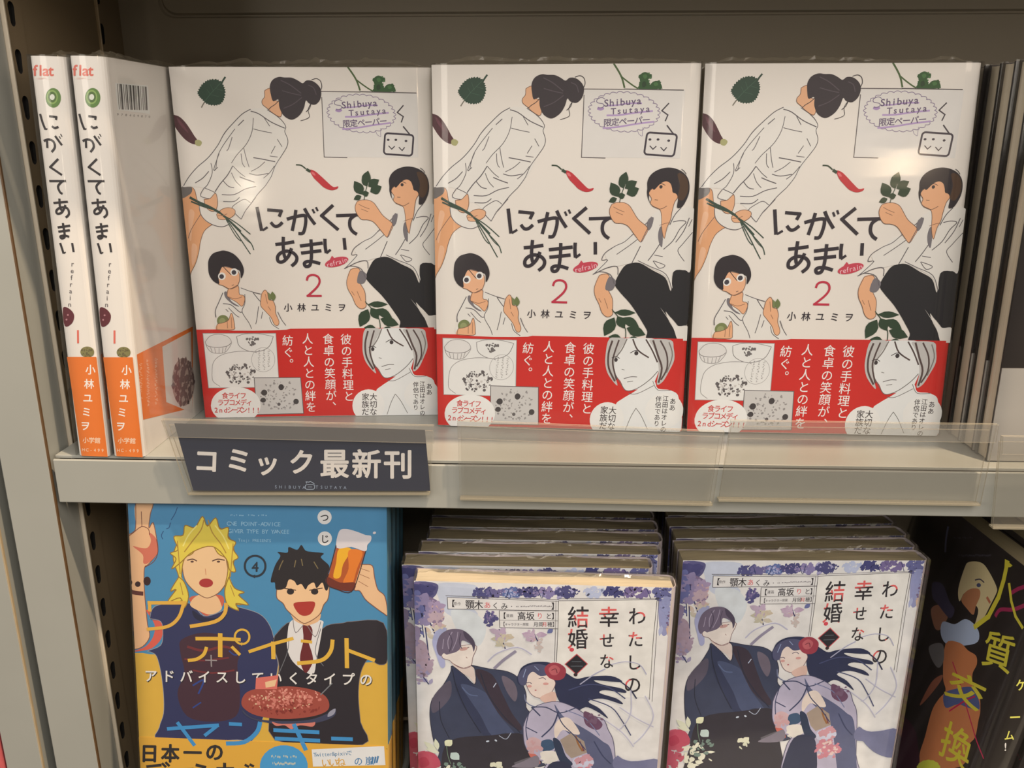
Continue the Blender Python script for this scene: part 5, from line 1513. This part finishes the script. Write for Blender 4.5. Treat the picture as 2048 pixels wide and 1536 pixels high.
aA, bA = axes(0.0816, 0.0067, 0)
bookA = build_white('comic_book', 'white vegetable-print comic with red band, directly behind the navy sign', pose(Vector((-0.1781, 0.0606, 0.0002)) + bA * BH, aA, bA))
aB, bB = axes(-0.0448, 0.0413, 0)
bookB = copy_tree(bookA); bookB.matrix_world = pose(Vector((-0.0482, 0.0515, 0.0002)) + bB * BH, aB, bB)
bookB['label'] = 'white vegetable-print comic with red band, middle one of the three side by side'
aC, bC = axes(-0.0136, 0.0664, 0)
bookC = copy_tree(bookA); bookC.matrix_world = pose(Vector((0.0832, 0.0456, 0.0002)) + bC * BH, aC, bC)
bookC['label'] = 'white vegetable-print comic with red band, beside the dark stack, warm glare on it'
for bk, sd in ((bookB, 11), (bookC, 23)):
    for ch in bk.children:
        if ch.name.startswith('plastic_wrap'):
            ch.data = film(W1, 0.0135, BH, sd)
            for g in ch.children: g.data = flap(W1, 0.0135, BH, sd, 0.0055)

for bk in (bookA, bookB, bookC): rest_on(bk, 0.0)

# ------------------------------------------------------------ two white comics shown spine out at the left
TS = 0.0157; WS = 0.121
def build_spine(mt):
    root = thing('comic_book', 'white comic shown spine out with orange foot band, leftmost on the upper shelf', 'comic book', mt, 'white comics standing spine out')
    obj('page_block', page_block(WS, TS, BH, M['pages']), root)
    obj('cover', jacket(WS, TS, BH, mat=M['white'], r=0.0028), root)
    obj('spine_artwork', artwork('spine', 0.6, 0, 15.0, 182, M['ink'], BH), root, loc=(WS + 0.00004, 0, 0), rot=(0, 0, math.pi / 2))
    obj('back_artwork', artwork('back', 2.6, 0, 118, 182, M['ink'], BH), root, loc=(WS, TS + 0.00004, 0), rot=(0, 0, math.pi))
    wr = obj('plastic_wrap', film(WS, TS, BH, 5, 0.0003), root)
    obj('sealed_flap', flap(WS, TS, BH, 5, 0.004), wr)
    return root
def spine_pose(x, y, lean):
    # spine faces the viewer: local +x -> world -Y, local +y -> world +X
    c, s_ = math.cos(lean), math.sin(lean)
    ux = Vector((0, -1, 0)); uy = Vector((c, 0, -s_)); uz = Vector((s_, 0, c))
    o = Vector((x, y, 0.0003)) - ux * WS
    return Matrix(((ux.x, uy.x, uz.x, o.x), (ux.y, uy.y, uz.y, o.y), (ux.z, uy.z, uz.z, o.z), (0, 0, 0, 1)))
sp1 = build_spine(spine_pose(-0.2182, 0.001, 0.0299))
sp2 = copy_tree(sp1); sp2.matrix_world = spine_pose(-0.2182 + TS + 0.0016, 0.001, 0.0299) @ Matrix.Translation((0, 0, 0.0))
rest_on(sp1, 0.0); rest_on(sp2, 0.0)
sp2['label'] = 'white comic shown spine out whose back cover and barcode are in view'

# ------------------------------------------------------------ stack of dark comics at the right end, face out
def build_dark():
    t = 0.0115
    root = thing('comic_book', 'black comic with grey band, frontmost of the dark stack at the right edge', 'comic book',
                 pose((0.2205, 0.013, BH + 0.0002), (1, 0.0, 0), (0, 0.012, 1)), 'dark comics stacked at the right end')
    obj('page_block', page_block(W1, t, BH, M['pages']), root)
    obj('cover', jacket(W1, t, BH, mat=M['black'], th=0.0014), root)
    obj('paper_band', jacket(W1, t, 0.046, z0=0.0003, th=0.0009, grow=0.0003, mat=M['grey'], name='paper_band'), root)
    obj('plastic_wrap', film(W1, t, BH, 31), root)
    return root, t
d0, dt = build_dark()
names = ['second from the front', 'third from the front', 'fourth from the front', 'fifth from the front', 'sixth from the front', 'rearmost, against the back panel']
for k in range(1, 7):
    c = copy_tree(d0)
    c.location = d0.location + Vector((random.uniform(-.0006, .0006), 0.0140 * k, 0))
    c['label'] = 'black comic with grey band in the dark right-hand stack, ' + names[k - 1]

# ------------------------------------------------------------ acrylic label holders on the shelf edge
def holder(name, label, quad, yf=-0.0062, lipz=0.0085, back_drop=0.004):
    root = thing(name, label, 'label holder', Matrix.Translation((0, 0, 0)), 'clear acrylic label holders clipped to the shelf edge')
    cx = sum(p[0] for p in quad) / 4; cz = sum(p[1] for p in quad) / 4
    root.location = (cx, yf, cz)
    q = [(x - cx, z - cz) for x, z in quad]
    mi = [0, 0, 1, 1, 1, 1]
    obj('front_plate', mesh('front_plate', *prism(q, 0, 0.0011), [M['acrylic'], M['acrylic_edge']], mi), root)
    bq = [(q[0][0] + .0012, q[0][1] - back_drop), (q[1][0] - .0012, q[1][1] - back_drop), (q[2][0] - .0008, q[2][1] + .0006), (q[3][0] + .0008, q[3][1] + .0006)]
    obj('back_plate', mesh('back_plate', *prism(bq, 0.0030, 0.0040), [M['acrylic'], M['acrylic_edge']], mi), root)
    lq = [q[0], q[1], (q[1][0], q[1][1] - lipz), (q[0][0] + (q[3][0] - q[0][0]) * .25, q[0][1] - lipz)]
    obj('top_lip', mesh('top_lip', *prism(lq, -0.0014, -0.0007), [M['acrylic_haze'], M['acrylic_edge']], mi), root)
    fq = [(q[3][0], q[3][1] + .0008), (q[2][0], q[2][1] + .0008), q[2], q[3]]
    obj('bottom_fold', mesh('bottom_fold', *prism(fq, 0.0, 0.0040), [M['acrylic_edge'], M['acrylic_edge']], mi), root)
    return root
h1 = holder('label_holder', 'clear acrylic label holder enclosing the navy sign', [(-0.1705, 0.0223), (-0.0427, 0.0209), (-0.0457, -0.0144), (-0.1625, -0.0163)])
h2 = holder('label_holder', 'empty clear label holder below the middle white comic, reflecting red', [(-0.0317, 0.0235), (0.0909, 0.0197), (0.0881, -0.0178), (-0.0313, -0.0167)])
h3 = holder('label_holder', 'empty clear label holder below the white comic beside the dark stack', [(0.0936, 0.0251), (0.2132, 0.0247), (0.2118, -0.0157), (0.0908, -0.0154)])
h4 = holder('label_holder', 'clear label holder cut off by the right edge, hanging below the shelf lip', [(0.2146, 0.0200), (0.3350, 0.0190), (0.3380, -0.0265), (0.2180, -0.0262)], yf=-0.0085)

sign = thing('shelf_sign', 'navy shelf sign with large white Japanese lettering', 'sign', Matrix.Translation((0, 0, 0)))
SQ = [(-0.1657, 0.0197), (-0.0472, 0.0180), (-0.0455, -0.0128), (-0.1603, -0.0145)]
obj('card', mesh('card', *prism(SQ, -0.0048, -0.0045), M['navy']), sign)
sa = obj('sign_artwork', artwork('sign', -180, -30, -30, 30, M['ink'], 0.0), sign, loc=(0, -0.0048, 0))

# ------------------------------------------------------------ lower shelf: yellow and blue comic with companions behind
def build_flames():
    t = 0.0145
    a, b = axes(-0.0051, 0.149, -0.0092)
    root = thing('comic_book', 'blue and yellow comic showing a blond and a dark-haired figure, under the navy sign', 'comic book',
                 pose((-0.1978, 0.0040, -0.0222), a, b), 'blue and yellow comics leaning on the lower shelf')
    w = 0.1295
    obj('page_block', page_block(w, t, BH, M['pages']), root)
    obj('cover', jacket(w, t, BH, mat=M['blue']), root)
    obj('cover_artwork', artwork('flames', 0, 0, 129.5, 129.5, M['ink'], BH), root)
    bd = obj('paper_band', jacket(w, t, BH - 0.1282, z0=0.0003, th=0.0002, grow=0.0003, mat=M['yellow'], name='paper_band'), root)
    obj('band_artwork', artwork('flamesband', 0, 128.2, 129.5, 182, M['ink'], BH), bd, loc=(0, -0.0003, 0))
    wr = obj('plastic_wrap', film(w, t, BH, 41), root)
    return root, b, t
e0, eb, et = build_flames()
rest_on(e0, -0.2050)
ydir = e0.matrix_world.to_3x3() @ Vector((0, 1, 0))
for k in (1, 2, 3):
    c = copy_tree(e0)
    c.location = e0.location + ydir * (et + 0.0022) * k + Vector((-0.0008 * k, 0, 0.0))
    rest_on(c, -0.2050)
    c['label'] = 'blue and yellow comic whose dark spine edge peeps out, %s behind the front copy' % ('next', 'second', 'third')[k - 1]

# ------------------------------------------------------------ lower shelf: two stacks of watercolour comics
HW = 0.1853
def build_wed():
    t = 0.0125
    a, b = axes(0.0098, -0.0274, -0.0151)
    root = thing('comic_book', 'pale watercolour comic with cream page edges on top, frontmost of the middle lower stack', 'comic book',
                 pose((-0.0548, -0.0055, -0.0618), a, b, HW), 'watercolour comics in the middle lower stack')
    obj('page_block', page_block(W1, t, HW, M['pages'], 0.0008), root)
    obj('cover', jacket(W1, t, HW - 0.0004, mat=M['lilac'], r=0.0035), root)
    obj('cover_artwork', artwork('wed', 0, 0.2, 126.5, 182, M['water'], HW), root)
    wr = obj('plastic_wrap', film(W1, t, HW, 61), root)
    obj('sealed_flap', flap(W1, t, HW, 61, 0.0035), wr)
    return root, t
w0, wt = build_wed()
rest_on(w0, -0.2475)
ordw = ['second', 'third', 'fourth', 'fifth', 'sixth', 'seventh', 'eighth']
def swap_pages(bk, mat, seed, hgt):
    for ch in bk.children:
        if ch.name.startswith('page_block'):
            ch.data = PG2
        if ch.name.startswith('plastic_wrap'):
            for g in ch.children: g.data = flap(W1, wt, HW, seed, hgt)
PG2 = page_block(W1, wt, HW, M['grey_shaded_pages'], 0.0010)
def place_wed(o, yaw, tilt, roll, label, group, seed, hgt=0.004):
    c = copy_tree(w0)
    a, b = axes(yaw, tilt, roll)
    c.matrix_world = pose(o, a, b, HW)
    rest_on(c, -0.2475)
    c['label'] = label; c['group'] = group
    swap_pages(c, M['grey_shaded_pages'], seed, hgt)
    return c
pos = [(-0.0640, 0.0138 + 0.0149 * k, -0.0618) for k in range(7)]
for k, x in enumerate((-0.0640, -0.0575, -0.0550, -0.0556, -0.0560, -0.0552, -0.0560)): pos[k] = (x,) + pos[k][1:]
for k, p in enumerate(pos):
    place_wed(p, 0.004, -0.005, 0.0, 'watercolour comic in the middle lower stack, %s from the front' % ordw[k], 'watercolour comics in the middle lower stack', 70 + k)
for k in range(7):
    if k == 0:
        lab = 'pale watercolour comic with two kimono figures, frontmost in the right lower stack'
        place_wed((0.0807, 0.0195, -0.0630), 0.0678, 0.006, -0.017, lab, 'watercolour comics in the right lower stack', 90, 0.006)
    else:
        place_wed((0.0810 + random.uniform(-.001, .002), 0.0195 + 0.0146 * k, -0.0618), 0.0660 - 0.001 * k, 0.004, 0.002 * (k % 2),
                  'watercolour comic in the right lower stack, %s from the front' % ordw[k - 1], 'watercolour comics in the right lower stack', 90 + k, 0.005)

# ------------------------------------------------------------ lower right: dark comics standing spine out, leaning right
def build_host():
    t = 0.017
    phi, yw = 0.1531, -0.1033
    tr = Vector((0.2326 + BH * math.sin(phi), 0.0067, -0.246 + BH * math.cos(phi)))
    a = -Vector((math.sin(yw), math.cos(yw), 0)); b = Vector((math.sin(phi), 0, math.cos(phi)))
    a = (a - b * a.dot(b)).normalized()
    WF = 0.1215
    root = thing('comic_book', 'black comic with yellow title lettering leaning at the lower right corner', 'comic book',
                 pose(tr - a * 0.1215, a, b), 'dark comics leaning at the lower right')
    obj('page_block', page_block(WF, t, BH, M['grey_shaded_pages']), root)
    obj('cover', jacket(WF, t, BH, mat=M['black']), root)
    obj('cover_artwork', artwork('host', 0, 0, 121, 182, M['ink'], BH), root)
    sa_ = obj('spine_artwork', artwork('hostspine', 0.5, 0, 16.5, 182, M['ink'], BH), root, loc=(WF + 0.00004, 0, 0), rot=(0, 0, math.pi / 2))
    obj('plastic_wrap', film(WF, t, BH, 81), root)
    return root, t
f0, ft = build_host()
rest_on(f0, -0.2475)
fy = f0.matrix_world.to_3x3() @ Vector((0, 1, 0))
c = copy_tree(f0); c.location = f0.location + fy * (ft + 0.0022) + Vector((0, -0.002, 0.0))
rest_on(c, -0.2475)
c['label'] = 'dark comic mostly out of frame, leaning behind the yellow-lettered one'

# ------------------------------------------------------------ book in the neighbouring bay at far left
nb = thing('comic_book', 'crimson patterned comic cut off by the lower left corner, beyond the shelf post', 'comic book',
           pose((-0.2848 - W1, -0.002, -0.1585), (1, 0, 0), (0, 0.02, 1)))
obj('page_block', page_block(W1, 0.013, BH, M['pages']), nb)
obj('cover', jacket(W1, 0.013, BH, mat=M['crimson']), nb)
rest_on(nb, -0.3405)
nsh = part('shelf', box(-0.80, -0.2845, -0.03, 0.129, -0.3565, -0.3405, 0.0005), M['metal'])
nbp = part('back_panel', box(-0.80, -0.2625, 0.130, 0.133, -0.5, 0.60), M['back'])
